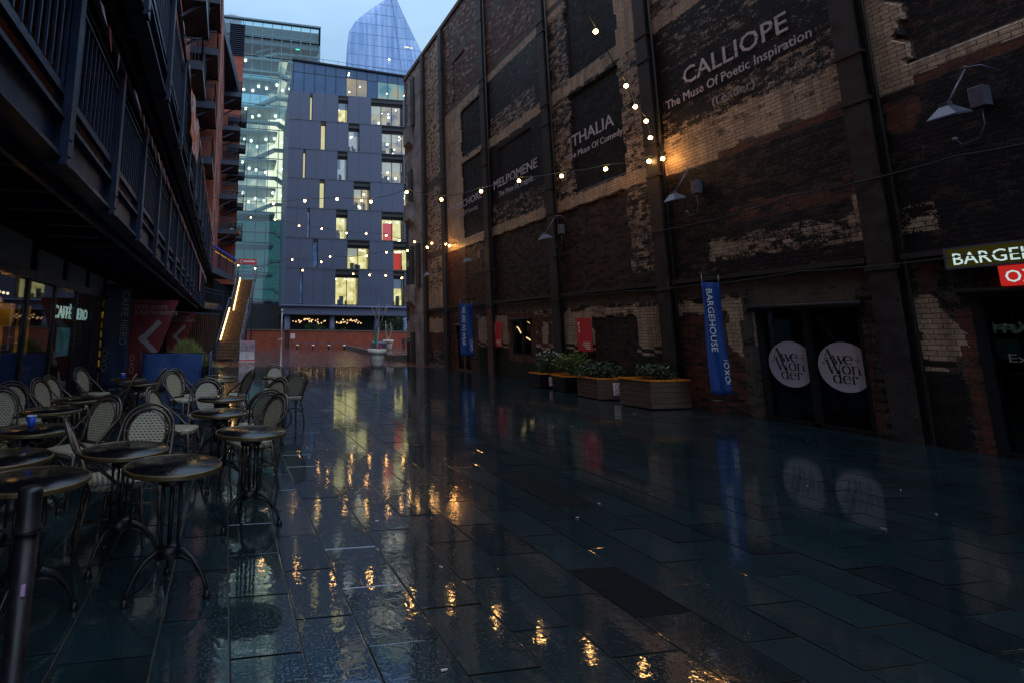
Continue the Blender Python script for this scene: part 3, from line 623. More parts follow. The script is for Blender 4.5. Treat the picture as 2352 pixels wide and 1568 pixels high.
for y0, y1, lb in ((13.98, 14.60, 'red enamel sign lettered OXO on cream tiles above the planters, nearer of two'), (19.24, 19.83, 'red enamel sign on cream tiles left of the warehouse window, farther of two')):
    t = thing('wall_sign', lb, 'sign', (W, 0, 0), 0, 'red signs on the warehouse wall')
    MB().box(-.07, -.03, y0, y1, 1.12, 2.09).build('panel', K_signred, t, bevel=.006)
    m_ = MB()
    for k, c in enumerate('OXO'):
        zz = 1.93-k*.11; yy = y1-.10
        if c == 'O': m_.tube([(-.072, yy+.035*cos(q*pi/8), zz+.04*sin(q*pi/8)) for q in range(16)], .006, 5, True)
        else: m_.beam((-.072, yy-.035, zz-.035), (-.072, yy+.035, zz+.035), .01, .01, (1, 0, 0)).beam((-.073, yy-.035, zz+.035), (-.073, yy+.035, zz-.035), .01, .01, (1, 0, 0))
    for k in range(4): m_.box(-.074, -.07, y0+.06, y0+.06+(.3, .34, .26, .2)[k], 1.36-k*.055, 1.385-k*.055)
    m_.build('emblem', K_txt, t)
# timber planters with shrubs
def leaf_cloud(mb, c, rx_, ry_, rz_, n, s, rnd, shell=.35):
    for _ in range(n):
        while True:
            p = Vector((rnd.uniform(-1, 1), rnd.uniform(-1, 1), rnd.uniform(-1, 1)))
            if shell < p.length < 1: break
        bump_ = 1+.25*sin(p.x*5+c[0])*sin(p.y*4+p.z*6+c[1])
        q = Vector((c[0]+p.x*rx_*bump_, c[1]+p.y*ry_*bump_, c[2]+p.z*rz_*bump_))
        d = Vector((rnd.gauss(0, 1), rnd.gauss(0, 1), rnd.gauss(0, .7))).normalized(); e = d.cross(Vector((rnd.gauss(0, 1), rnd.gauss(0, 1), rnd.gauss(0, 1)))).normalized()
        k = s*rnd.uniform(.6, 1.3); mb.add([q-d*k, q+e*k*.4, q+d*k, q-e*k*.4], [(0, 1, 2, 3)])
    return mb
PLN = [(9.34, 15.05, .98, .60, 0, .42, 'black low planter with orange rim under pale flowers, leftmost of the row', K_iron), (9.42, 13.95, .92, .60, 0, .42, 'black low planter with orange rim between the flowers and the first timber box', K_iron),
       (9.12, 12.15, 1.0, .95, -.10, .50, 'square timber planter with orange rim and a no smoking notice on its front', K_wood), (9.10, 10.40, 1.08, .9, .06, .60, 'largest square timber planter with orange rim, nearest the camera by the column', K_wood)]
for i, (x, y, w_, d_, rz, h, lb, m_) in enumerate(PLN):
    t = thing('planter_box', lb, 'planter', (x, y, 0), rz, 'planters by the warehouse wall')
    b = MB()
    for k in range(5):
        z0 = .03+k*(h-.03)/5; z1 = z0+(h-.03)/5-.008
        b.box(0, w_, 0, .03, z0, z1).box(0, w_, d_-.03, d_, z0, z1).box(0, .03, .031, d_-.031, z0, z1).box(w_-.03, w_, .031, d_-.031, z0, z1)
    b.box(.03, w_-.03, .03, d_-.03, .02, h-.06); b.build('box', m_, t)
    r = MB().box(-.015, w_+.015, -.015, .04, h, h+.035).box(-.015, w_+.015, d_-.04, d_+.015, h, h+.035).box(-.015, .04, .041, d_-.041, h, h+.035).box(w_-.04, w_+.015, .041, d_-.041, h, h+.035); r.build('rim', K_orange, t)
    MB().box(.04, w_-.04, .04, d_-.04, h-.05, h-.02).build('soil', mat('dark_soil', (.02, .015, .01), .9), t)
    if i in (0, 2):
        nx_ = .40 if i == 2 else .3; s = .30 if i == 2 else .26
        q = MB().box(nx_, nx_+.2 if i == 2 else nx_+.16, -.012, -.004, h-.08-s, h-.08).build('notice', K_txt, t)
        m2 = MB(); w2 = .2 if i == 2 else .16
        for zc in (h-.08-s*.27, h-.08-s*.73):
            m2.tube([(nx_+w2/2+.055*cos(a*pi/8), -.014, zc+.055*sin(a*pi/8)) for a in range(16)], .008, 5, True).beam((nx_+w2/2-.038, -.014, zc+.038), (nx_+w2/2+.038, -.014, zc-.038), .010, .01, (0, 1, 0))
        m2.build('symbol', K_signred, q)
rnd = random.Random(11)
def stems(mb, c, n, h, r): 
    for _ in range(n):
        a = rnd.uniform(0, 6.28); mb.tube([c, (c[0]+r*.5*cos(a), c[1]+r*.5*sin(a), c[2]+h*.6), (c[0]+r*cos(a), c[1]+r*sin(a), c[2]+h)], [.008, .006, .003], 5)
    return mb
SH = [((9.85, 15.35, .45), .55, .5, .45, K_leaf, 1, 'bushy shrub with clusters of small pale flowers in the leftmost planter'), ((9.95, 14.3, .42), .5, .55, .50, K_leafy, 0, 'yellow green leafy shrub in the second black planter'),
      ((9.6, 13.0, .48), .55, .5, .30, K_leaf, 0, 'low dark shrub in front of the brown brick panel between planters'), ((9.6, 12.6, .55), .5, .45, .26, K_leaf, 0, 'low dark shrub spilling from the timber planter with the notice'), ((9.65, 10.85, .66), .5, .45, .26, K_leaf, 0, 'low dark shrub in the largest timber planter')]
for c, rx_, ry_, rz_, m_, fl, lb in SH:
    t = thing('shrub', lb, 'shrub', c, 0, 'shrubs in the planters by the wall')
    lc = MB()
    for k in range(6):
        o_ = (rnd.uniform(-.5, .5)*rx_, rnd.uniform(-.5, .5)*ry_, rz_*rnd.uniform(.3, 1.0)); leaf_cloud(lc, o_, rx_*.55, ry_*.55, rz_*.55, 260, .042, rnd)
    lc.build('foliage', m_, t); stems(MB(), (0, 0, -.05), 8, rz_*1.2, rx_*.6).build('stem', K_bark, t)
    if fl:
        f_ = MB()
        for _ in range(26):
            a, b_ = rnd.uniform(0, 6.28), rnd.uniform(.1, 1.4); f_.ball((rx_*.95*cos(a)*sin(b_), ry_*.95*sin(a)*sin(b_), .2+rz_*cos(b_)*1.0), .022, 6)
        f_.build('flower', K_flower, t)['kind'] = 'stuff'

# ================================================================== CAFE FURNITURE
def make_chair():
    t = thing('bistro_chair', '', 'chair')
    s = MB(); n = 28; pr = []
    for k in range(n):
        a = 2*pi*k/n; c_, s_ = cos(a), sin(a); pr.append((.215*abs(c_)**.5*(1 if c_ > 0 else -1)*(1+.08*s_), .205*abs(s_)**.5*(1 if s_ > 0 else -1)))
    lay = [(.96, .412), (1.0, .420), (1.0, .452), (.97, .462), (.5, .464)]
    vs = [(x*q, y*q, z) for q, z in lay for x, y in pr]; fs = [(i*n+j, i*n+(j+1) % n, (i+1)*n+(j+1) % n, (i+1)*n+j) for i in range(len(lay)-1) for j in range(n)]
    fs += [tuple(range(n-1, -1, -1)), tuple(range((len(lay)-1)*n, len(lay)*n))]; s.add(vs, fs, True); s.build('seat', K_weave, t)
    def B(x, v):   # point on the reclined back plane at height v above the seat
        return (x, -.185-.40*v*(.86+.3*v), .44+v)
    hoop = [B(sx*(.165+.03*min(1, v*4)), v) for sx, v in [(-1, q) for q in (0, .08, .16, .24)]]
    top = [B(.195*cos(a), .26+.17*sin(a)) for a in [pi-k*pi/12 for k in range(13)]]
    rgt = [B(.165+.03*min(1, v*4), v) for v in (.24, .16, .08, 0)]
    MB().tube(hoop+top+rgt, .0135, 8).tube([B(-.16, .045), B(.16, .045)], .010, 6).build('back_hoop', K_cane, t)
    out = [(-.225, .10, .43), (-.228, .0, .47), (-.230, -.10, .56)]+[(sx, y-.006, z) for sx, y, z in [B(.222*cos(a), .27+.195*sin(a)) for a in [pi-k*pi/12 for k in range(13)]]]+[(.230, -.10, .56), (.228, 0, .47), (.225, .10, .43)]
    MB().tube(out, .0135, 8).build('outer_hoop', K_cane, t)
    pn = [B(.150*cos(a)*(1 if sin(a) > -.2 else .92), .235+(.165*sin(a) if sin(a) > 0 else .185*max(-1, sin(a)*1.25))) for a in [k*2*pi/36 for k in range(36)]]
    MB().poly([(x, y-.004, z) for x, y, z in pn], (0, .010, .003)).build('back_panel', K_weave, t)
    MB().poly([(x*1.14, y-.007, z) for x, y, z in pn], (0, .003, .001)).build('back_border', K_cane, t) if False else None
    cr = MB()
    for sx in (-1, 1):
        for z_ in (.16, .25): cr.tube([B(sx*.16, z_), (sx*.226, B(0, z_)[1]+.006, B(0, z_)[2])], .010, 5)
    cr.tube([(x*1.07, y-.002, z) for x, y, z in pn], .009, 6, True); cr.build('back_border', K_cane, t)
    for sx in (-1, 1):
        MB().tube([(sx*.19, .17, .43), (sx*.205, .195, .2), (sx*.215, .215, 0)], .0145, 8).build('leg', K_cane, t)
        MB().tube([(sx*.165, -.17, .44), (sx*.18, -.21, .2), (sx*.19, -.25, 0)], .0145, 8).build('leg', K_cane, t)
    b = MB()
    q = [(.203, .19), (-.203, .19), (-.182, -.21), (.182, -.21)]
    for i in range(4):
        a, c = q[i], q[(i+1) % 4]; b.tube([(a[0], a[1], .22), (c[0], c[1], .22)], .009, 6)
        m_ = ((a[0]+c[0])/2, (a[1]+c[1])/2); b.tube([(a[0], a[1], .25), (a[0]*.65+m_[0]*.35, a[1]*.65+m_[1]*.35, .36), (m_[0], m_[1], .405), (c[0]*.65+m_[0]*.35, c[1]*.65+m_[1]*.35, .36), (c[0], c[1], .25)], .007, 6)
    b.build('stretcher', K_cane, t)
    return t
CH = [  # x, y, facing in degrees, label
 (-.79, 4.56, 14, 'bistro chair seen side on, drawn up left of the gold rimmed table'),
 (-1.36, 5.72, 232, 'bistro chair with large woven back turned half away, right of the nearer blue cup'),
 (-.66, 4.90, 268, 'bistro chair with bright woven oval back facing the camera behind the gold rimmed table'),
 (-.50, 6.72, -14, 'bistro chair in profile with its pale woven seat between the two middle columns of tables'),
 (-.24, 7.76, 270, 'bistro chair facing the camera behind the rearmost of three wet tables in line'),
 (.16, 10.15, 150, 'bistro chair leaning away in profile in front of the stair reflection'),
 (.38, 6.82, 112, 'bistro chair with dark framed back to the camera, right of the middle wet table'),
 (.28, 5.88, 205, 'bistro chair pushed behind the front right wet table, its seat under the tabletop'),
 (1.0, 11.05, 268, 'farthest right bistro chair facing the camera at the small far table'),
 (.52, 7.92, 215, 'bistro chair half hidden behind others, left of the chair nearest the open paving'),
 (1.14, 9.76, 104, 'bistro chair nearest the open paving with its back to the camera and legs showing'),
 (-2.30, 6.72, -48, 'bistro chair at the left edge lit orange from the cafe beside the blue cup table'),
 (-2.42, 7.52, -42, 'bistro chair lit orange against the cafe glass behind the left edge chair'),
 (-2.20, 8.22, -16, 'left one of two narrow bistro chairs side by side near the cafe glass'),
 (-2.20, 8.72, -14, 'right one of two narrow bistro chairs side by side near the cafe glass'),
 (-2.26, 10.56, -22, 'dark bistro chair standing alone below the neon letters by the navy banner'),
 (-1.72, 8.95, 184, 'bistro chair in profile between the far table pair and the large woven back'),
 (-1.42, 10.46, 168, 'bistro chair leaning right in front of the blue cafe screen'),
 (-.64, 9.52, -42, 'bistro chair leaning left, front one of two before the blue cafe screen'),
 (-.58, 10.05, -34, 'bistro chair leaning left, rear one of two before the blue cafe screen')]
pc = make_chair()
for i, (x, y, a, lb) in enumerate(CH):
    o = pc if i == 0 else copy_tree(pc); o.location = (x, y, 0); o.rotation_euler = (0, 0, radians(a-90)); tag(o, lb, 'chair', 'bistro chairs of the cafe terrace')
def make_table():
    t = thing('cafe_table', '', 'table')
    MB().lathe([(.001, .7285), (.285, .7285), (.2875, .7300), (.2855, .7325), (.001, .7330)], n=64).build('table_top', K_top, t)
    MB().lathe([(.001, .700), (.285, .700), (.296, .704), (.300, .711), (.297, .716), (.300, .722), (.298, .730), (.291, .734), (.2855, .7315), (.2860, .729), (.001, .7275)], n=64).build('rim', K_rim, t)
    c = MB().box(-.075, .075, -.075, .075, .655, .70)
    for sx in (-1, 1):
        for sy in (-1, 1): c.tube([(sx*.052, sy*.052, .25), (sx*.052, sy*.052, .66)], .0095, 8)
    c.tube([(0, 0, .2), (0, 0, .68)], .014, 8)
    c.lathe([(.08, .62), (.085, .63), (.085, .65), (.07, .66)], n=12).lathe([(.03, .19), (.075, .21), (.078, .25), (.06, .27), (.03, .275)], n=16).build('column', K_iron, t)
    for k in range(3):
        a = radians(90+120*k); c_, s_ = cos(a), sin(a)
        pts = [(r*c_, r*s_, z) for r, z in ((.03, .245), (.09, .24), (.16, .205), (.215, .145), (.25, .075), (.262, .035))]
        pts2 = [(r*c_, r*s_, z) for r, z in ((.04, .19), (.09, .20), (.15, .18), (.20, .13))]
        MB().tube(pts, [.017, .016, .014, .013, .012, .013], 8).tube(pts2, .007, 6).lathe([(.022, 0), (.026, .006), (.020, .022), (.014, .04)], (.266*c_, .266*s_, 0), 10).build('leg', K_iron, t)
    return t
TB = [(.24, 4.79, 12, 'front right wet round cafe table showing orange light streaks on its top'), (-.03, 5.95, 40, 'wet round cafe table with brass rim, middle one of three in line'), (-.03, 7.21, 75, 'wet round cafe table glowing orange, rearmost of three in line'),
      (-.67, 4.20, 30, 'black round cafe table with bright gold rim, in front of the pale oval chair back'), (-.29, 3.68, 5, 'nearest black round cafe table with both curved feet in full view'), (-1.03, 3.46, 50, 'black round cafe table with blue sheen behind the foreground post'),
      (-1.40, 4.05, 20, 'grey sheened round cafe table cut by the left edge behind the post'), (-1.56, 5.13, 70, 'round cafe table carrying the nearer blue paper cup'), (-1.78, 6.34, 15, 'round cafe table behind the blue cup with orange light on its left rim'),
      (-1.75, 7.28, 95, 'round cafe table half hidden behind the large woven chair back'), (-1.66, 10.2, 33, 'far round cafe table carrying the second blue paper cup'), (-1.36, 9.40, 60, 'far round cafe table with gold rim in front of the second cup'),
      (1.0, 10.40, 10, 'small looking far table between the two rightmost chairs'), (-.08, 10.75, 25, 'far cafe table lit orange by the stair reflection'), (-.12, 9.9, 44, 'dim round cafe table just before the one lit orange by the stair')]
pt = make_table()
for i, (x, y, a, lb) in enumerate(TB):
    o = pt if i == 0 else copy_tree(pt); o.location = (x, y, 0); o.rotation_euler = (0, 0, radians(a)); tag(o, lb, 'table', 'round cafe tables')
K_cup = mat('blue_paper_cup', (.01, .07, .50), .45, 0, .03, 5, 0)
for x, y, lb in ((-1.63, 5.27, 'blue paper cup with white rim on the table at the left edge'), (-1.77, 10.32, 'blue paper cup with white rim on the far table by the navy banner')):
    t = thing('paper_cup', lb, 'cup', (x, y, .734), 0, 'paper cups left on tables')
    MB().lathe([(.026, 0), (.028, .002), (.037, .085), (.034, .085), (.026, .006)], n=20).build('cup', K_cup, t); MB().tube([(.0375*cos(k*pi/10), .0375*sin(k*pi/10), .087) for k in range(20)], .003, 6, True).build('rim', K_txt, t)
# foreground barrier post
t = thing('barrier_post', 'thick black barrier post with a collar in the bottom left foreground', 'post', (-.725, 2.42, 0))
MB().lathe([(.17, 0), (.17, .02), (.06, .035), (.041, .05), (.041, .80)], n=28).build('tube', K_iron, t)
MB().lathe([(.041, .78), (.052, .785), (.053, .80), (.045, .805), (.044, .93), (.038, .945), (.001, .947)], n=28).box(.05, .085, -.010, .010, .785, .797).box(-.085, -.05, -.010, .010, .785, .797).build('collar', K_iron, t)
MB().box(.012, .026, -.0435, -.036, .57, .61).build('sticker', mat('pale_pink_sticker', (.5, .3, .5), .6), t)
# blue cafe screen
t = thing('cafe_screen', 'low bright blue fabric cafe screen stretched between two posts behind the far tables', 'screen', (0, 15.7, 0))
K_scr = NT('blue_cloudy_print'); _n = K_scr.noise(1.6, 4, .6); K_scr.set(color=K_scr.ramp(_n, (.35, (.010, .028, .14)), (.55, (.018, .075, .25)), (.75, (.10, .10, .26))), rough=.6); K_scr = K_scr.m
cloth(MB(), -2.22, -.64, .06, .97, 0, .004).build('panel', K_scr, t)
MB().tube([(-2.28, 0, 0), (-2.28, 0, 1.0)], .022, 8).tube([(-.56, 0, 0), (-.56, 0, 1.0)], .022, 8).box(-2.42, -2.14, -.16, .16, 0, .012).box(-.70, -.42, -.16, .16, 0, .012).tube([(-2.28, 0, .985), (-.56, 0, .985)], .012, 6).build('post', K_iron, t)
t = thing('cafe_screen', 'second blue cafe screen seen edge on, running back from the first toward the stair', 'screen', (-.45, 0, 0))
cloth(MB(), 15.9, 18.4, .06, .97, 0, .004, ax='Y').build('panel', K_scr, t); MB().tube([(0, 18.45, 0), (0, 18.45, 1.0)], .022, 8).build('post', K_iron, t)
t = thing('grass_bush', 'mound of tall yellow green grass in a planter behind the blue cafe screen', 'bush', (-1.15, 17.3, 0))
MB().box(-.8, .75, -.3, .3, 0, .55).build('trough', K_iron, t)
g_ = MB()
for _ in range(2600):
    x = rnd.gauss(0, .34); y = rnd.gauss(0, .15); h = .84*math.exp(-(x/.62)**2)*rnd.uniform(.55, 1.1); a = rnd.uniform(0, 6.28); l = rnd.uniform(.04, .22); w_ = .006
    g_.add([(x-w_, y, .5), (x+w_, y, .5), (x+l*cos(a)*.5+w_*.6, y+l*sin(a)*.5, .5+h*.7), (x+l*cos(a), y+l*sin(a), .5+h), (x+l*cos(a)*.5-w_*.6, y+l*sin(a)*.5, .5+h*.7)], [(0, 1, 2, 3, 4)])
g_.build('foliage', K_grass, t)

# ================================================================== MIDDLE DISTANCE
t = thing('signal_pole', 'thin pale grey metal pole standing alone where slate meets red brick paving', 'pole', (2.62, 26.4, 0))
MB().lathe([(.09, 0), (.09, .015), (.042, .03), (.040, 1.5), (.040, 2.62)], n=16).build('tube', K_galv, t); MB().lathe([(.052, 2.60), (.058, 2.64), (.05, 2.70), (.01, 2.72)], n=16).build('cap', K_white, t)
MB().lathe([(.05, 1.20), (.058, 1.22), (.058, 1.28), (.05, 1.30)], n=16).box(-.14, -.03, -.02, .02, 1.22, 1.27).build('bracket', K_white, t)
def poster():
    a = NT('colourful_poster_print'); sp = a.n('ShaderNodeSeparateXYZ'); a.l(a.co(), sp.inputs[0])
    n = a.noise(7, 3, .5); v = a.n('ShaderNodeTexVoronoi'); v.inputs['Scale'].default_value = 6; a.l(a.co(), v.inputs['Vector'])
    c = a.ramp(n, (.35, (.50, .04, .08)), (.45, (.62, .52, .50)), (.54, (.10, .05, .28)), (.62, (.55, .30, .40)), (.70, (.60, .58, .55)))
    a.set(color=a.mix(.25, c, v.outputs['Color']), rough=.5); return a.m
t = thing('poster_stand', 'poster stand with colourful print and red chevrons on white at the foot of the stair', 'poster stand', (1.14, 30.0, 0))
MB().box(-.40, .40, -.03, .03, .06, 1.13).box(-.42, .42, -.22, .22, 0, .06).build('board', K_white, t)
MB().box(-.385, .385, -.036, -.031, .56, 1.11).build('print', poster(), t)
MB().box(-.40, .40, -.04, -.031, .06, .13).build('stripe', K_signred, t)
m_ = MB()
for zz in (.40, .30): m_.beam((-.09, -.034, zz-.08), (.0, -.034, zz), .022, .008, (0, 1, 0)).beam((0, -.034, zz), (.09, -.034, zz-.08), .022, .008, (0, 1, 0))
m_.build('chevron', K_signred, t)
def bare_tree(t, h, sp, base, th=.035, up=.0, forks=((-.5, .1), (.55, -.1), (.1, .4)), twigs=10):
    m = MB(); rr = random.Random(int(h*100)); m.tube([(0, 0, base), (.03, 0, base+h*.25), (.10, .02, base+h*.5)], [th*1.3, th*1.15, th*.95], 8)
    for i, (fx, fy) in enumerate(forks):
        p1 = (.10+fx*sp*.4, fy*sp*.4, base+h*.68); p2 = (.10+fx*sp*1.1, fy*sp, base+h*1.0)
        m.tube([(.10, .02, base+h*.48), p1, p2], [th*.65, th*.5, th*.22], 7)
        for _ in range(twigs//3):
            a = rr.uniform(-.4, .4); m.tube([p1, (p1[0]+a*.5, p1[1]+rr.uniform(-.2, .2), p1[2]+.3), (p1[0]+a, p1[1], p1[2]+rr.uniform(.5, .8))], [th*.3, th*.2, th*.1], 5)
    return m
for x, y, z, sc, lb in ((7.15, 25.35, 0, 1.0, 'large cream flowerpot with a bare forked young tree at the edge of the slate paving'), (12.6, 41.5, .34, .92, 'smaller white flowerpot with a two stemmed bare tree on the far terrace')):
    t = thing('potted_tree', lb, 'potted tree', (x, y, z)); r = .45*sc; h = .86*sc
    MB().lathe([(r*.60, 0), (r*.68, h*.2), (r*.77, h*.45), (r*.88, h*.735)], n=40).lathe([(r*.985, h*.72), (r*1.02, h*.98)], n=40).lathe([(r*1.02, h*.98), (r*1.0, h)], n=40, smooth=False).build('pot', K_pot, t)
    MB().lathe([(r*.87, h*.85), (r*.87, h*.895), (.001, h*.90)], n=30).build('soil', mat('dark_soil', (.02, .015, .01), .9), t)
    if sc == 1:
        bare_tree(t, 2.3, .75, h*.85).build('trunk', K_bark, t)
        MB().box(-.14, -.03, -.03, .0, h+.25, h+.85).build('tag', mat('green_wrap', (.02, .28, .17), .5), t); MB().lathe([(.06, h), (.05, h+.2), (.01, h+.22)], (.12, -.05, 0), 10).build('ornament', mat('pink_plastic', (.6, .05, .12), .4), t)
    else:
        MB().tube([(0, 0, h*.9), (-.1, 0, h+.3), (-.16, 0, h+.5), (-.2, 0, h+1.5)], [.045, .04, .035, .02], 8).tube([(0, 0, h*.9), (.18, 0, h+.3), (.26, 0, h+.55), (.24, 0, h+1.3)], [.04, .035, .03, .015], 8).build('trunk', K_bark, t)
t = thing('grey_chest', 'low grey metal box with sloped lid beside the large cream pot', 'chest', (10.9, 38.2, .34))
MB().hexa([(-.55, -.35, 0), (.55, -.35, 0), (.55, .35, 0), (-.55, .35, 0), (-.5, -.3, .62), (.5, -.3, .62), (.5, .35, .70), (-.5, .35, .70)]).build('body', K_lampgrey, t, bevel=.03)
t = thing('park_bench', 'dark slatted bench on the terrace behind the white pot near the pier', 'bench', (15.4, 43.5, .34))
for k in range(4): MB().box(-.9, .9, -.25+k*.13, -.15+k*.13, .42, .45).build('seat_slat', K_greyclad, t)
for k in range(3): MB().box(-.9, .9, .27+k*.02, .29+k*.02, .52+k*.14, .62+k*.14).build('back_slat', K_greyclad, t)
for s in (-.8, .8): MB().box(s-.03, s+.03, -.22, -.16, 0, .42).box(s-.03, s+.03, .24, .30, 0, .9).box(s-.03, s+.03, -.159, .239, .36, .419).build('leg', K_iron, t)
for i, x in enumerate((7.15, 8.75, 10.4, 12.0)):
    if i == 0:
        bo = thing('bollard', '', 'bollard'); MB().lathe([(.09, 0), (.085, .34), (.11, .36)], n=14).build('stem', K_greyclad, bo); MB().lathe([(.15, .36), (.15, .42), (.11, .47), (.02, .49)], n=14).build('cap', K_pot, bo)
    o = bo if i == 0 else copy_tree(bo); o.location = (x*.98-.1, 53.5, 0)
    tag(o, ('leftmost', 'second from left', 'third from left', 'rightmost')[i]+' of four low pale capped bollards before the red brick boundary wall', 'bollard', 'row of four far bollards')
t = thing('low_rail', 'low pale horizontal rail in front of the red brick boundary wall behind the bollards', 'rail', (0, 56.6, 0))
MB().box(6.5, 12.6, -.04, .04, .60, .66).build('rail', K_lampgrey, t)
for x in (6.6, 8.1, 9.6, 11.1, 12.5): MB().box(x-.03, x+.03, -.03, .03, 0, .6).build('post', K_lampgrey, t)
t = thing('boundary_wall', 'long low red brick boundary wall with dark stone coping across the end of the alley', 'wall', (0, 58, 0))
MB().box(1.5, 6.1, 0, .35, 0, 1.84).box(6.6, 30, -.02, .35, 0, 1.84).build('brickwork', K_redwall, t); MB().box(6.1, 6.6, .05, .34, 0, 1.84).build('pier', mat('dark_red_brick_pier', (.07, .025, .02), .8), t)
MB().box(1.4, 30.1, -.09, .44, 1.84, 1.96).build('coping', K_conc, t)
m_ = MB().box(6.75, 7.2, -.05, -.021, 1.0, 1.5).build('notice', K_txt, t); MB().tube([(6.97+.13*cos(k*pi/8), -.055, 1.27+.13*sin(k*pi/8)) for k in range(16)], .02, 5, True).build('symbol', K_signred, m_)

# ================================================================== GREY OFFICE BUILDING (end of the alley)
GA = radians(-2.61); GO = Vector((6.37, 62, 0)); GX = Vector((cos(GA), sin(GA), 0)); GN = Vector((-sin(GA), cos(GA), 0))*1.0
OB = thing('office_building', 'dark grey panelled office building with scattered lit windows and a sloping glazed top storey', 'office building', GO, GA)
def gp(x, y):      # survey picture point -> facade coordinates (along, up)
    X, Y = (1120+x/1.507)/1.7415, (200+y/1.507)/1.7415
    p = at(X, Y, GO, GN); return (p-GO).dot(GX), p.z
FL = [4.85]+[gp(60, v)[1] for v in (1312, 1130, 947, 768, 590, 415, 247)]
ROWS = [[(118, 137, 's'), (333, 475, 'w'), (683, 750, 'w')], [(195, 230, 's'), (405, 540, 'w'), (683, 790, 'r')], [(163, 180, 's'), (337, 408, 'w'), (612, 745, 'r')], [(237, 270, 'c'), (443, 545, 'o'), (745, 800, 'o')],
        [(138, 155, 'c'), (345, 408, 'b'), (612, 743, 'm')], [(245, 277, 'c'), (412, 480, 'b'), (612, 800, 'm')], [(180, 197, 'c'), (350, 412, 'w'), (548, 740, 'm')]]
RM = {'w': room_mat('warm_lit_office', [(.45, .36, .12), (.85, .70, .28), (1.0, .90, .50)], 1.2), 'c': room_mat('cream_blind', [(.72, .58, .26), (.82, .68, .34)], 1.0), 's': room_mat('dim_blue_glass', [(.03, .06, .14), (.10, .17, .34)], .8),
      'r': room_mat('lit_room_cream', [(.66, .55, .18), (.95, .82, .36)], 1.15), 'b': room_mat('pale_blue_lit_office', [(.30, .36, .46), (.48, .50, .48)], .9), 'm': room_mat('mixed_lit_office', [(.13, .17, .26), (.42, .38, .30), (.60, .52, .34)], .9, 1.0), 'o': room_mat('orange_lit_office', [(.30, .27, .22), (.62, .44, .18), (.70, .60, .40)], .95, 1.3)}
K_blindw = mat('pale_roller_blind', (.5, .48, .40), .8, emit=(.5, .44, .28), power=.5); K_blindg = mat('grey_roller_blind', (.16, .18, .22), .8, emit=(.2, .24, .3), power=.35); K_spot = glow('ceiling_spot', (1, .93, .72), 4.5); K_reveal = mat('black_window_reveal', (.022, .022, .024), .6); K_red2 = mat('red_curtain', (.6, .05, .03), .7, emit=(.75, .05, .03), power=.55)
cells = []      # facade cut into floors; panels between windows
RIGHT = 16.2; rg = random.Random(5)
wall_ = MB(); joints = MB()
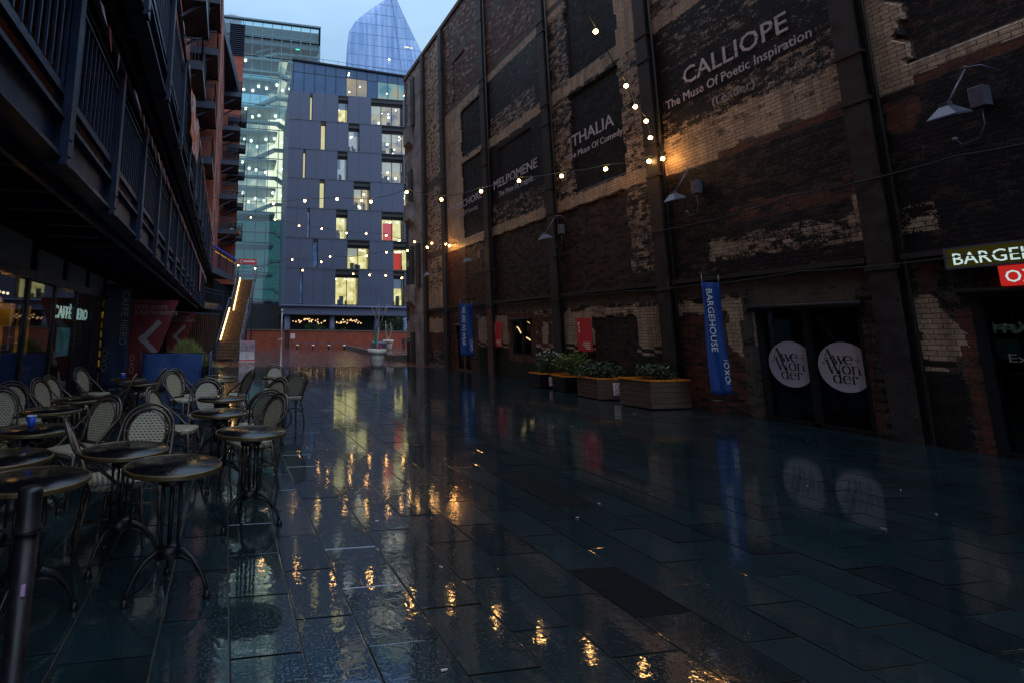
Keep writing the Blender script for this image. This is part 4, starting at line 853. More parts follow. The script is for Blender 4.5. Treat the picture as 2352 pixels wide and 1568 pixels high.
for i, row in enumerate(ROWS):
    z0, z1 = FL[i]+.05, FL[i+1]-.05; x = 0; segs = []
    for a, c, k in row:
        yy = (z0+z1)/2; xa = gp(a+ (0), 1400-180*i)[0]; xc = gp(c, 1400-180*i)[0]; segs.append((xa, xc, k))
    for xa, xc, k in segs+[(RIGHT, RIGHT, None)]:
        if xa-x > .05:
            n = max(1, round((xa-x)/1.5)); 
            for j in range(n): u0, u1 = x+(xa-x)*j/n, x+(xa-x)*(j+1)/n; wall_.box(u0+(.008 if j else 0), u1-(.008 if j < n-1 else 0), 0, .35, z0, z1)
        x = xc
        if k is None: break
        slit = xc-xa < .75; zt = z1-(.0 if not slit else .02); lh = .55 if slit else .95
        f = MB(); f.box(xa+.001, xa+.05, .02, .9, z0+.002, z1-.002).box(xc-.05, xc-.001, .02, .9, z0+.002, z1-.002).box(xa+.05, xc-.05, .10 if slit else .12, .9, z1-lh*.62, z1-.002)
        if not slit:
            f.hexa([(xa+.05, .45, z1-lh), (xc-.05, .45, z1-lh), (xc-.05, .5, z1-lh), (xa+.05, .5, z1-lh), (xa+.05, .03, z1-.12), (xc-.05, .03, z1-.12), (xc-.05, .5, z1-.12), (xa+.05, .5, z1-.12)])
        o = f.build('window', K_reveal, OB); zb = z1-lh+.02; m_ = MB()
        n = max(1, round((xc-xa)/1.25)) if not slit else 1
        for j in range(1, n): u = xa+(xc-xa)*j/n; m_.box(u-.04, u+.04, .36, .44, z0+.06, zb)
        if not slit: m_.box(xc-.28, xc-.20, .36, .44, z0+.06, zb)
        m_.box(xa+.05, xc-.05, .36, .44, z0+.002, z0+.08).build('frame', K_blackfr, o)
        MB().box(xa+.05, xc-.05, .395, .405, z0+.08, zb).build('pane', K_glass, o)
        D_ = 2.6 if not slit else .75
        MB().add([(xa+.05, D_, z0), (xc-.05, D_, z0), (xc-.05, D_, zb+.3), (xa+.05, D_, zb+.3)], [(0, 1, 2, 3)]).add([(xa+.05, .92, z0), (xa+.05, D_, z0), (xa+.05, D_, zb+.3), (xa+.05, .92, zb+.3)], [(0, 1, 2, 3)]).add([(xc-.05, .92, z0), (xc-.05, D_, z0), (xc-.05, D_, zb+.3), (xc-.05, .92, zb+.3)], [(3, 2, 1, 0)]).add([(xa+.05, .92, zb+.3), (xa+.05, D_, zb+.3), (xc-.05, D_, zb+.3), (xc-.05, .92, zb+.3)], [(0, 1, 2, 3)]).add([(xa+.05, .92, z0), (xa+.05, D_, z0), (xc-.05, D_, z0), (xc-.05, .92, z0)], [(0, 1, 2, 3)]).build('lit_room', RM[k], o)
        if not slit:
            sp_ = MB()
            for q in range(3 if xc-xa < 2 else 6): sp_.ball((rg.uniform(xa+.25, xc-.25), rg.uniform(1.0, 2.2), zb+rg.uniform(-.5, .12) if k in 'mob' else zb-.1), rg.uniform(.06, .11), 6)
            if k in 'mo':
                for q in range(5): sp_.ball((rg.uniform(xa+.3, xc-.3), rg.uniform(1.2, 2.2), rg.uniform(z0+.3, zb-.3)), rg.uniform(.09, .17), 8)
            sp_.build('ceiling_lamp', K_spot, o)
            fz = MB()
            for q in range(3): u = rg.uniform(xa+.2, xc-.6); fz.box(u, u+rg.uniform(.2, .5), 1.6, 1.8, z0+.05, z0+rg.uniform(.6, 1.3))
            fz.build('furniture', K_greyclad, o)
            if rg.random() < .6:
                bl = MB(); hb = (zb-z0)*rg.uniform(.15, .5); u0 = xa+.06+(xc-xa)*rg.choice((0, 0, .5)); bl.box(u0, min(xc-.06, u0+(xc-xa)*rg.choice((.3, .5, .95))), .47, .49, zb-hb, zb); bl.build('blind', rg.choice((K_blindw, K_blindg)), o)
        if k == 'r': MB().box(xa+(xc-xa)*.1, xa+(xc-xa)*.55, .6, .62, z0+.08, z1-lh-.4).build('curtain', K_red2, o)
wall_.build('wall', K_greyclad, OB)
MB().box(-.02, RIGHT, .02, 14, 4.85, FL[7]).box(-.02, RIGHT, .01, .02, 4.85, 4.9).build('floor_joint', K_blackfr, OB) if False else None
jm = MB()
for z in FL[1:7]: jm.box(-.03, RIGHT, -.06, .34, z-.045, z+.0)
jm.build('ledge', mat('light_grey_metal_ledge', (.17, .18, .23), .5), OB)
MB().add([(0, .35, 4.85), (0, 14, 4.85), (0, 14, FL[7]), (0, .35, FL[7])], [(0, 1, 2, 3)]).box(-.0, RIGHT, 13.9, 14, 4.85, FL[7]).box(0, RIGHT, .36, 14, FL[7]-.06, FL[7]-.001).box(RIGHT, RIGHT+.1, 0, 14, 4.85, FL[7]).build('rear_wall', K_greyclad, OB)
MB().box(-.35, RIGHT, -.5, .5, 4.55, 4.70).box(-.35, RIGHT, -.62, .0, 4.72, 4.84).tube([(-.35, -.62, 4.66), (RIGHT, -.62, 4.66)], .12, 10).box(-.1, RIGHT, -.35, .6, 3.7, 4.53).build('canopy', mat('violet_grey_fascia', (.10, .12, .20), .5), OB)
# glazed top storey, its roof falling to the right
za0, zb0 = gp(80, 232)[1], gp(778, 298)[1]; za1, zb1 = gp(84, 55)[1], gp(778, 160)[1]; zm = FL[7]
tx0, tx1 = gp(82, 150)[0], RIGHT; SETB = .5
tp = MB(); top_ = thing
pan = MB(); pan2 = MB(); frm = MB(); litp = MB(); lit2 = MB(); NP = 12; pw = (gp(778, 200)[0]-tx0)/11
K_blueg = mat('blue_grey_glass_panel', (.03, .085, .18), .15, 0, .2, .6, 0)
def ztop(x): return za1+(zb1-za1)*(x-tx0)/(gp(778, 200)[0]-tx0)
xs_ = [tx0+pw*i for i in range(NP+2) if tx0+pw*i < RIGHT]
for i in range(len(xs_)-1):
    x0, x1 = xs_[i], xs_[i+1]; h0, h1 = ztop(x0), ztop(x1); q0, q1 = zm+(h0-zm)*.66, zm+(h1-zm)*.66
    tgt = MB(); pan2 = MB()
    tgt.hexa([(x0+.03, SETB, zm), (x1-.03, SETB, zm), (x1-.03, SETB+.06, zm), (x0+.03, SETB+.06, zm), (x0+.03, SETB, q0), (x1-.03, SETB, q1), (x1-.03, SETB+.06, q1), (x0+.03, SETB+.06, q0)])
    pan2.hexa([(x0+.03, SETB, q0+.05), (x1-.03, SETB, q1+.05), (x1-.03, SETB+.06, q1+.05), (x0+.03, SETB+.06, q0+.05), (x0+.03, SETB, h0), (x1-.03, SETB, h1), (x1-.03, SETB+.06, h1), (x0+.03, SETB+.06, h0)])
    if i in (5, 6): tgt.build('lit_panel', room_mat('warm_beige_room', [(.26, .28, .28), (.50, .42, .30)], .85, .5), OB)
    elif i in (8, 9, 10): tgt.build('lit_panel', room_mat('teal_and_amber_room', [(.10, .26, .36), (.24, .42, .46), (.46, .40, .26)], .85, .5), OB)
    else: tgt.build('glass_panel', K_blueg, OB)
    pan2.build('glass_panel', K_blueg, OB)
    frm.box(x0-.03, x0+.03, SETB-.05, SETB+.1, zm, h0).beam((x0, SETB+.03, q0+.025), (x1, SETB+.03, q1+.025), .12, .05)
frm.beam((tx0-.2, SETB, ztop(tx0-.2)+.1), (RIGHT+.1, SETB, ztop(RIGHT+.1)+.1), .5, .2)
frm.build('mullion', K_blackfr, OB)
sp_ = MB()
for i, x in ((5, .25), (5, .22), (5, .3), (5, .2), (6, .3), (8, .9), (10, .6)): sp_.ball((xs_[i]+pw*x, SETB-.02, zm+(.6+.8*(i+x*7) % 2.8)), .10, 8)
sp_.build('ceiling_lamp', K_spot, OB)
MB().hexa([(tx0, SETB+.1, zm), (RIGHT, SETB+.1, zm), (RIGHT, 13, zm), (tx0, 13, zm), (tx0, SETB+.1, ztop(tx0)), (RIGHT, SETB+.1, ztop(RIGHT)), (RIGHT, 13, ztop(RIGHT)), (tx0, 13, ztop(tx0))]).build('roof', K_greyclad, OB)
r = MB(); x = tx0
while x < RIGHT:
    r.tube([(x, SETB+.4, ztop(x)), (x, SETB+.4, ztop(x)+1.0)], .03, 6); x += 1.9
for h in (.55, 1.0): r.tube([(tx0, SETB+.4, ztop(tx0)+h), (RIGHT, SETB+.4, ztop(RIGHT)+h)], .025, 6)
r.build('roof_rail', K_greyclad, OB)
# undercroft: columns, dark recess, hanging lanterns, shrubs
for x in (.45, 5.65, 11.0): MB().lathe([(.32, 0), (.32, 3.72)], (x, .4, 0), 20).build('pillar', mat('violet_grey_fascia', (.10, .12, .20), .5), OB)
MB().add([(-6, 7, 0), (RIGHT, 7, 0), (RIGHT, 7, 4.9), (-6, 7, 4.9)], [(0, 1, 2, 3)]).add([(-.3, .4, 3.72), (RIGHT, .4, 3.72), (RIGHT, 7, 3.72), (-.3, 7, 3.72)], [(0, 1, 2, 3)]).build('undercroft_wall', mat('dark_teal_recess', (.014, .018, .022), .7), OB)
la = MB(); rg = random.Random(21)
for _ in range(60):
    x = rg.choice((rg.uniform(1.2, 5), rg.uniform(3.2, 9), rg.uniform(6.0, 9.5))); z = 3.3-.5*abs(sin(x*1.1))*rg.uniform(.2, 1.2)+rg.uniform(-.08, .08); la.ball((x, rg.uniform(1.5, 5), z), rg.uniform(.05, .10), 8)
ln = thing('hanging_lanterns', 'swags of small warm globe lanterns hanging under the grey office building behind the brick wall', 'lantern string', GO, GA)
for x in (0,): la.build('lantern', glow('warm_globe', (1, .62, .30), 1.6), ln)['kind'] = 'stuff'
MB().tube([(1.2+k*.5, 3, 3.5-.25*abs(sin(k*.9))) for k in range(18)], .012, 5).build('cable', K_cable, ln)
for i, (x, y, z, rr_, lb) in enumerate(((9.9, 60.6, 1.9, 1.0, 'dark bush above the coping between the first two grey pillars'), (18.8, 60.0, 2.4, 1.6, 'large dark green tree crown above the wall behind the large cream pot'), (22.0, 59.5, 2.0, 1.3, 'dark leafy tree beside the concrete pier of the warehouse'), (12.6, 60.8, 1.5, .8, 'low dark bush just right of the middle grey pillar'))):
    t = thing('shrub' if rr_ < 1.2 else 'leafy_tree', lb, 'shrub' if rr_ < 1.2 else 'tree', (x, y, 0), 0, 'greenery behind the boundary wall'); lc = MB()
    for k in range(14): leaf_cloud(lc, (rnd.uniform(-1, 1)*rr_, rnd.uniform(-.4, .4), z+rnd.uniform(-.5, .6)*rr_), rr_*.5, rr_*.4, rr_*.4, 150, .10, rnd, .2)
    lc.build('crown', K_leaf, t); MB().tube([(0, 0, 0), (.05, 0, z*.5), (0, 0, z)], [.10, .08, .04], 8).tube([(0, 0, z*.5), (rr_*.5, 0, z+.3)], [.05, .02], 6).tube([(0, 0, z*.5), (-rr_*.5, 0, z+.2)], [.05, .02], 6).build('trunk', K_bark, t)

# ================================================================== GLASS STAIR BUILDING (behind, left)
GB = thing('glass_building', 'tall green glass building with zigzag stairs and rows of bright ceiling lights inside', 'glass building', (0, 76, 0))
def bp(x, y):
    X, Y = (900+x/1.35)/1.7415, (80+y/1.35)/1.7415; p = at(X, Y, (0, 76, 0), (0, 1, 0)); return p.x, p.z
gz = [bp(250, v)[1] for v in (1510, 1365, 1205, 1040, 905, 750, 595, 462, 312, 200, 100)]
gx0, gx1 = -2.5, at(735, 58, (0, 76, 0), (0, 1, 0)).x; gtop = at(650, 56, (0, 76, 0), (0, 1, 0)).z
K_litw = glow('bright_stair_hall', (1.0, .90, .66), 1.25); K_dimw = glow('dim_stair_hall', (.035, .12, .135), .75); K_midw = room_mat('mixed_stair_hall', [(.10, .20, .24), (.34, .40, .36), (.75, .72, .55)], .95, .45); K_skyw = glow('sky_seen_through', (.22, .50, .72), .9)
K_slabm = mat('grey_green_floor_slab', (.24, .32, .33), .6)
back = {}
for i in range(len(gz)-1):
    z0, z1 = gz[i], gz[i+1]; lit = 3 <= i <= 7
    w_ = MB().add([(5.0, 5, z0), (gx1, 5, z0), (gx1, 5, z1), (5.0, 5, z1)], [(0, 1, 2, 3)]); w_.build('stair_hall_wall', K_litw if 3 <= i <= 6 else (K_midw if i > 6 else K_dimw), GB)
    MB().add([(gx0, 6, z0), (6.2, 6, z0), (6.2, 6, z1), (gx0, 6, z1)], [(0, 1, 2, 3)]).build('landing_wall', K_skyw if 9 > i > 6 else (K_dimw if i < 3 else K_midw), GB)
    MB().box(gx0, 6.2, .8, 5.9, z0-.25, z0+.1).box(7.5, gx1, .8, 4.9, z0-.25, z0+.1).build('floor_slab', K_slabm, GB)
    s_ = 1 if i % 2 else -1; a = (3.2, .9, z0+.1); c = (7.4, .9, z0+.1)
    st = MB(); zz0, zz1 = (z0, z0+(z1-z0)*.42)
    if s_ > 0: st.beam((2.6, 1.6, zz0), (5.9, 1.6, zz1), 1.0, .45); st.beam((5.8, 1.6, zz1), (gx1, 1.6, zz1), 1.0, .3)
    else: st.beam((6.2, 1.6, zz1), (8.9, 1.6, zz0), 1.0, .45); st.beam((gx0, 1.6, zz1), (6.3, 1.6, zz1), 1.0, .3)
    st.build('stair_flight', K_slabm, GB)
    r = MB()
    for h in (.9, 1.1): r.beam((2.6, 1.0, zz0+h), (5.9, 1.0, zz1+h), .05, .05) if s_ > 0 else r.beam((6.2, 1.0, zz1+h), (8.9, 1.0, zz0+h), .05, .05)
    r.build('handrail', mat('pale_handrail', (.45, .55, .55), .4), GB)
    if 3 <= i <= 8:
        m_ = MB(); rr_ = random.Random(i)
        for k in range(9 if i < 8 else 3): m_.ball((gx0+2.6+k*1.13+rr_.uniform(-.3, .3), rr_.uniform(1.0, 4.5), z1-.45+rr_.choice((0, 0, -.55, -.9))), .22, 8)
        m_.build('ceiling_lamp', glow('hall_spot', (1, 1, .88), 3.2), GB)
    m_ = MB().box(8.6 if i > 7 else 9.3, 9.2 if i > 7 else 9.8, .5, .55, z0+1.9, z0+2.2); m_.build('exit_sign', glow('green_exit_sign', (.10, .95, .48), 2.2), GB)
MB().box(gx0, gx1, 6.05, 22, 0, gtop-.3).box(gx0, gx1-.1, .9, 6, gz[-1]+1.3, gtop-.35).box(gx0, gx1, .6, 6, gz[-1]+.4, gz[-1]+1.2).box(gx0, gx1, .4, 6, gtop-3.6, gtop-2.9).build('core', mat('grey_green_core', (.10, .15, .16), .6), GB)
cm = MB(); x = gx0
while x <= gx1+.01: cm.box(x-.05, x+.05, -.02, .12, 4.5, gtop); x += (gx1-gx0)/10
for i in range(len(gz)): cm.box(gx0, gx1, -.03, .10, gz[i]-.05, gz[i]+.05)
cm.box(gx0, gx1+.1, -.4, .2, gtop-.15, gtop+.1).box(gx0, gx1, .0, .1, gtop-2.4, gtop-2.25).box(gx1-.1, gx1+.1, -.1, 20, gtop-3, gtop).box(gx1-.1, gx1+.1, -.1, .2, 4, gtop)
cm.build('mullion', mat('grey_green_mullion', (.12, .19, .21), .4), GB)
MB().add([(gx0, .2, 4.5), (gx1, .2, 4.5), (gx1, .2, gtop), (gx0, .2, gtop)], [(0, 1, 2, 3)]).build('curtain_glass', K_teal, GB)
MB().add([(gx1, .2, 4.5), (gx1, 22, 4.5), (gx1, 22, gtop), (gx1, .2, gtop)], [(0, 1, 2, 3)]).build('side_glass', K_teal, GB)
MB().box(gx0-1.6, 0.2, 1, 8, gtop-14, gtop+1.0).box(-1.8, -.6, 2, 4, gtop+1, gtop+1.8).build('plant_room', mat('pale_grey_plant_room', (.34, .36, .42), .6), GB)
MB().box(gx0-2, 12, -.5, 20, 0, 5.6).build('podium', mat('dark_podium', (.018, .020, .026), .5), GB)
MB().box(2.4, 5.0, -.55, -.51, 2.2, 3.9).build('lit_window', room_mat('yellow_green_glow', [(.05, .07, .04), (.30, .30, .07)], .9, .9), GB)

# ================================================================== TAPERING GLASS TOWER
TW = thing('glass_tower', 'tall curved pale blue glass tower tapering to a slanted peak far behind the grey office', 'tower', (0, 250, 0))
def tq(x, y):
    X, Y = (850+x/2.24)/1.7415, (y/2.24)/1.7415; p = at(X, Y, (0, 250, 0), (0, 1, 0)); return p.x, p.z
Lf = [tq(*p) for p in ((1188, 760), (1195, 600), (1205, 430), (1222, 290), (1285, 190), (1400, 100), (1500, 35), (1545, 5), (1565, -40))]
Rf = [tq(*p) for p in ((2040, 900), (1950, 640), (1885, 500), (1740, 200), (1650, 0), (1640, -40))]
Md = [tq(*p) for p in ((1730, 900), (1690, 600), (1645, 260), (1605, 0), (1600, -40))]
def interp(T, z):
    T = sorted(T, key=lambda p: p[1])
    if z <= T[0][1]: a, b_ = T[0], T[1]
    elif z >= T[-1][1]: return T[-1][0]
    else:
        for a, b_ in zip(T, T[1:]):
            if a[1] <= z <= b_[1]: break
    return a[0]+(b_[0]-a[0])*(z-a[1])/(b_[1]-a[1])
zt = max(p[1] for p in Lf); NZ, NA = 60, 9; sk = MB(); fr = MB(); vs = []; ring = []
for i in range(NZ+1):
    z = zt*i/NZ; l, m_, r_ = interp(Lf, z), interp(Md, z), interp(Rf, z); m_ = max(m_, l+.1); r_ = max(r_, m_+.1); pts = []
    for j in range(NA+1):
        u = j/NA; pts.append((l+(m_-l)*u, 14*(1-u)**2*min(1, (m_-l)/26), z))
    for j in range(1, 5): u = j/4; pts.append((m_+(r_-m_)*u, 16*u*min(1, (r_-m_)/10), z))
    pts += [(r_, 34, z), (l, 34, z)]; ring.append(pts)
n = len(ring[0])
ring = [[(p[0]*(250+p[1])/250, p[1], CAMH+(p[2]-CAMH)*(250+p[1])/250) for p in q] for q in ring]
sk.add([p for q in ring for p in q], [(i*n+j, i*n+(j+1) % n, (i+1)*n+(j+1) % n, (i+1)*n+j) for i in range(NZ) for j in range(n)], False)
K_tg = NT('pale_blue_tower_glass'); _p = K_tg.n('ShaderNodeSeparateXYZ'); K_tg.l(K_tg.co(), _p.inputs[0]); _m = K_tg.n('ShaderNodeMapping'); _m.inputs['Scale'].default_value = (.55, .0, .022); K_tg.l(K_tg.co(), _m.inputs[0])
_n = K_tg.noise(1.0, 3, .6, _m.outputs[0]); K_tg.set(color=K_tg.ramp(_n, (.35, (.13, .23, .44)), (.62, (.30, .42, .62))), rough=.25, metal=.30); sk.build('curtain_glass', K_tg.m, TW)
for i in range(24, NZ, 2): fr.tube([(p[0], p[1]-.06, p[2]) for p in ring[i][:NA+5]], .09, 5)
for j in (0, 3, 6, 9, 11, 13): fr.tube([(ring[i][j][0], ring[i][j][1]-.08, ring[i][j][2]) for i in range(20, NZ+1)], .22 if j == 9 else .03, 5)
fr.build('floor_band', mat('silver_blue_band', (.16, .25, .42), .4), TW)
lp = MB().box(0, 2.6, -.3, 0, 0, .35).box(3.2, 4.6, -.3, 0, -.2, .15); o = lp.build('lit_window', glow('tower_lamp', (1, .8, .6), 1.6), TW); q = tq(1740, 392); o.location = (q[0], 4.0, q[1])
o = MB().ball((0, 0, 0), .55, 8).build('lamp', K_spot, TW); q = tq(1578, 545); o.location = (q[0], -1, q[1])

# ================================================================== RIVERSIDE APARTMENT BLOCK (left)
AP = thing('apartment_block', 'dark red brick apartment block on the left with stacked black balconies above its shopfronts', 'apartment block')
XA, XC = -2.6, -3.4          # upper wall, cafe front
FB0, FB1 = Vector((-1.15, 39.0, 0)), Vector((.15, 49.0, 0))
fd = (FB1-FB0).normalized(); fnr = Vector((fd.y, -fd.x, 0))
b = MB().box(XA-8, XA, -16, 37.0, 6.6, 32).box(XC-8, XC, -16, 13, 3.3, 6.6).box(XC-8, XC, 13, 37, 3.3, 6.6)
b.build('wall', K_flatbrick, AP)
b = MB()
def fq(t, out, z): p = FB0+fd*t+fnr*out; return (p.x, p.y, z)
b.box(-10, -1.12, 31.6, 50.9, 5.6, 23.0)
b.hexa([(-6, 51, 0), (.48, 51, 0), (.48, 57, 0), (-6, 57, 0), (-6, 51, 29.0), (.48, 51, 29.0), (.48, 57, 29.0), (-6, 57, 29.0)])
b.build('wall', K_flatbrick, AP)
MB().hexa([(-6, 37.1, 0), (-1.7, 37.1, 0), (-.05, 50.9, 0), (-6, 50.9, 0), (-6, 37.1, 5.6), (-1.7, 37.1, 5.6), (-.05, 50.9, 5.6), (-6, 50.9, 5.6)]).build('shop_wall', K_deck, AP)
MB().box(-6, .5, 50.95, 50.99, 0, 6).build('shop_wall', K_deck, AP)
b = MB().hexa([fq(-2.6, -1.2, 22.9), fq(-2.6, .35, 22.9), fq(9.3, .35, 22.9), fq(9.3, -1.2, 22.9), fq(-2.6, -1.2, 23.5), fq(-2.6, .35, 23.8), fq(9.3, .35, 23.8), fq(9.3, -1.2, 23.5)])
b.build('roof', K_steel, AP)
b = MB()
for k in range(16): b.box(-1.0, .52, 50.9, 57, 29.05+k*.22, 29.05+k*.22+.07)
b.box(-1.0, -.93, 50.9, 51, 29, 32.6).box(.45, .53, 50.9, 51, 29, 32.6).box(-.9, .40, 51.1, 56.9, 29, 32.5).build('louvre', K_steel, AP)
# recessed bay windows
for y0 in (35.2, 39.6):
    for z in (7.6, 10.7, 13.8, 16.9, 20.0):
        MB().box(-1.14, -1.10, y0, y0+1.0, z, z+1.9).build('window', K_blackfr, AP)
K_rail = mat('blue_black_balcony_rail', (.014, .024, .052), .35, 0, .2, 5, .05)
def balcony(o, w_, d_, h=1.1):
    "balcony in local coords: x outwards 0..d_, y along -w_/2..w_/2"
    s = MB().box(0, d_, -w_/2, w_/2, -.22, -.02).box(d_-.02, d_+.05, -w_/2-.05, w_/2+.05, -.30, .06).box(0, d_+.05, -w_/2-.07, -w_/2, -.30, .06).box(0, d_+.05, w_/2, w_/2+.07, -.30, .06)
    for y in (-w_/2+.3, w_/2-.3): s.beam((0, y, -.95), (d_*.8, y, -.26), .07, .10)
    ob = s.build('balcony', K_rail, o); r = MB()
    for (a, c) in (((d_, -w_/2), (d_, w_/2)), ((0, -w_/2), (d_, -w_/2)), ((0, w_/2), (d_, w_/2))):
        r.beam((*a, h), (*c, h), .06, .05).beam((*a, h-.16), (*c, h-.16), .03, .03).beam((*a, .10), (*c, .10), .03, .03)
        n = int(hypot(c[0]-a[0], c[1]-a[1])/.13)
        for k in range(n+1): t = k/n; x, y = a[0]+(c[0]-a[0])*t, a[1]+(c[1]-a[1])*t; q = .03 if k in (0, n) else .009; r.box(x-q, x+q, y-q, y+q, .06, h+(0 if q < .02 else .05))
    r.build('railing', K_rail, ob); return ob
rb = random.Random(4)
def place_balcony(x, y, z, w_, d_, rz, stuff=0):
    o = balcony(AP, w_, d_); o.location = (x, y, z); o.rotation_euler = (0, 0, rz)
    if stuff:
        g = MB(); base = rb.uniform(-.5, .5)
        for k in range(3): g.lathe([(.12, .0), (.17, .32), (.14, .33)], (d_-.35, base+k*.45-.4, 0), 12)
        g.build('plant_pot', K_pot if stuff == 2 else K_flatbrick, o); lf = MB()
        for k in range(3): leaf_cloud(lf, (d_-.35, base+k*.45-.4, .55), .28, .3, .36, 90, .06, rb, 0)
        lf.build('balcony_plant', K_leaf if stuff == 2 else K_leafy, o)
for k, z in enumerate((10.65, 13.75, 16.85, 19.95, 23.05)): place_balcony(XA, 29.6, z, 3.0, 1.42, 0, (0, 2, 1, 0, 0)[k])
for k, z in enumerate((12.6, 15.7, 18.8)): place_balcony(XA, 23.0, z, 3.0, 1.1, 0, 0)
fa = atan2(fnr.y, fnr.x)
for k, z in enumerate((10.0, 13.0, 16.0, 19.1, 22.2)): place_balcony(-1.12, 46.4, z, 2.8, 1.5, 0, (2, 1, 2, 1, 1)[k])
for k, z in enumerate((10.9, 13.9, 16.9, 19.6, 22.3)): place_balcony(-.75, 50.2+.05*k, z-.5, 1.5, 1.75, 0, (1, 0, 0, 0, 2)[k])
m_ = MB()
for z in (6.4, 9.5, 12.6, 15.7, 18.8, 21.9): m_.poly([(XA+.01, y, z+q) for y, q in ((28.3, 0), (30.9, 0), (30.9, 2.2), (28.3, 2.2))], (.02, 0, 0))
m_.build('window', K_blackfr, AP)
for y0, y1, cm_ in ((6.6, 8.4, 'a'), (9.6, 10.5, 'b'), (12.0, 13.2, 'a'), (15.6, 17, 'b')):
    MB().box(XC+.0, XC+.03, y0, y1, 3.7, 5.75).build('lit_window', room_mat('dim_ochre_room', [(.020, .014, .006), (.16, .10, .03)], 1.0, .8), AP)
# ---------------------------------------------------------------- walkways
def walkway(lb, xe, xi, zb, zdeck, zrail, y0, y1, yph, sp, path=None, dense=.165):
    t = thing('walkway', lb, 'walkway')
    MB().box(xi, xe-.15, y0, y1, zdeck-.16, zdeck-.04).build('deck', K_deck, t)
    g = MB().box(xe-.16, xe-.10, y0, y1, zb+.10, zb+.42).box(xe-.24, xe-.02, y0, y1, zb+.06, zb+.10).box(xe-.24, xe-.02, y0, y1, zb+.42, zb+.46).box(xe-.40, xe-.34, y0, y1, zb-.02, zb+.2)
    g.box(xe-.10, xe-.04, y0, y1, zdeck+.04, zdeck+.12); y = y0
    while y < y1: g.box(xi, xe-.25, y, y+.1, zb+.1, zdeck-.17); y += sp/2
    g.build('beam', K_steel, t)
    r = MB().tube([(xe, y0, zrail), (xe, y1, zrail)], .028, 8).box(xe-.05, xe-.03, y0, y1, zrail-.17, zrail-.15).box(xe-.06, xe-.02, y0, y1, zrail-.31, zrail-.28)
    y = y0
    while y < y1: r.box(xe-.058, xe-.032, y-.011, y+.011, zdeck+.12, zrail-.3); y += dense
    r.build('railing', K_steel, t); y = yph
    while y > y0+sp: y -= sp
    while y < y1:
        p = MB(); p.box(xe-.045, xe+.03, y-.075, y+.075, zb, zrail-.1).box(xe-.16, xe-.045, y-.012, y+.012, zb, zrail-.1)
        for q in (.08, .24): p.ball((xe+.034, y-.03, zb+q), .018, 6)
        p.build('post', K_steel, t); y += sp
    return t
w1_ = walkway('lower steel walkway with blue black posts and bars running overhead along the cafe', -1.5, XC, 3.02, 3.62, 4.97, -6, 35.5, 5.07, 2.08)
w2_ = walkway('upper steel walkway of blue black metal above the lower one, passing the balconies', -1.1, XA, 5.25, 5.85, 7.25, 2, 34.5, 6.2, 2.4, dense=.17)
def bend(t, pts, zb, zd, zr):
    g = MB(); r = MB()
    for a, c in zip(pts, pts[1:]):
        A, B_ = Vector((*a, 0)), Vector((*c, 0)); d = (B_-A).normalized(); n_ = Vector((-d.y, d.x, 0)); L_ = (B_-A).length; up = Vector((0, 0, 1))
        g.beam(A+up*(zb+.25), B_+up*(zb+.25), .1, .42).beam(A+n_*.8+up*(zd-.1), B_+n_*.8+up*(zd-.1), 1.6, .1)
        r.beam(A+up*zr, B_+up*zr, .05, .05).beam(A+up*(zr-.25), B_+up*(zr-.25), .03, .03); k = 0
        while k < L_: p = A+d*k; r.box(p.x-.008, p.x+.008, p.y-.008, p.y+.008, zd, zr); k += .15
        k = 0
        while k < L_: p = A+d*k; r.box(p.x-.04, p.x+.04, p.y-.04, p.y+.04, zb, zr); k += 2
    g.build('beam', K_steel, t); r.build('railing', K_steel, t)
bend(w2_, [(-1.1, 34.5), (.55, 41.6)], 5.25, 5.7, 7.0)
bend(w1_, [(-1.5, 35.5), (-1.1, 37), (-.35, 38.6), (.35, 39)], 3.02, 3.3, 4.4)
o = MB().beam((-.95, 35.2, 6.75), (.45, 41.3, 6.75), .03, .05).build('light_strip', glow('amber_strip_light', (1, .50, .03), 1.7), w2_)
MB().beam((-1.0, 35.0, 7.05), (.52, 41.5, 7.05), .03, .10).build('light_strip', glow('blue_strip_light', (.01, .04, .45), .8), w2_)
MB().tube([(-1.75, 9.5, 3.42), (-1.75, 12.5, 3.42)], .014, 6).tube([(-1.75, 5.5, 3.42), (-1.75, 7.1, 3.42)], .014, 6).build('light_strip', glow('faint_ochre_strip', (.6, .36, .06), .22), w1_)
# bunting along both rails and a printed cloth
def bunting(lb, x, z, y0, y1, step, seed):
    t = thing('bunting', lb, 'bunting'); r_ = random.Random(seed)
    pts = []; y = y0; k = 0; cm2 = (mat('grey_white_cloth', (.34, .34, .35), .8), mat('faded_red_cloth', (.34, .05, .045), .8))
    while y < y1:
        pts.append((x+.03, y, z-.02-.05*abs(sin(k*1.3)))); h = r_.uniform(.24, .40); s = r_.uniform(-.02, .10); w_ = r_.uniform(.06, .14)
        MB().add([(x+.035, y, z-.03), (x+.035+s*.3, y+w_, z-.05), (x+.045+s, y+w_*.5, z-.05-h), (x+.04+s*.5, y+w_*.1, z-.05-h*.5)], [(0, 1, 2, 3)]).build('pennant', cm2[k % 2], t)
        y += step*(1+r_.uniform(-.2, .2))*(1 if y < 20 else .6); k += 1
    MB().tube(pts, .006, 5).build('cord', K_cable, t)
bunting('line of limp red and grey pennants along the lower walkway handrail', -1.47, 4.96, 5.4, 35, .52, 1)
bunting('line of small red and pale pennants along the upper walkway handrail', -1.07, 7.24, 8, 34, .8, 2)
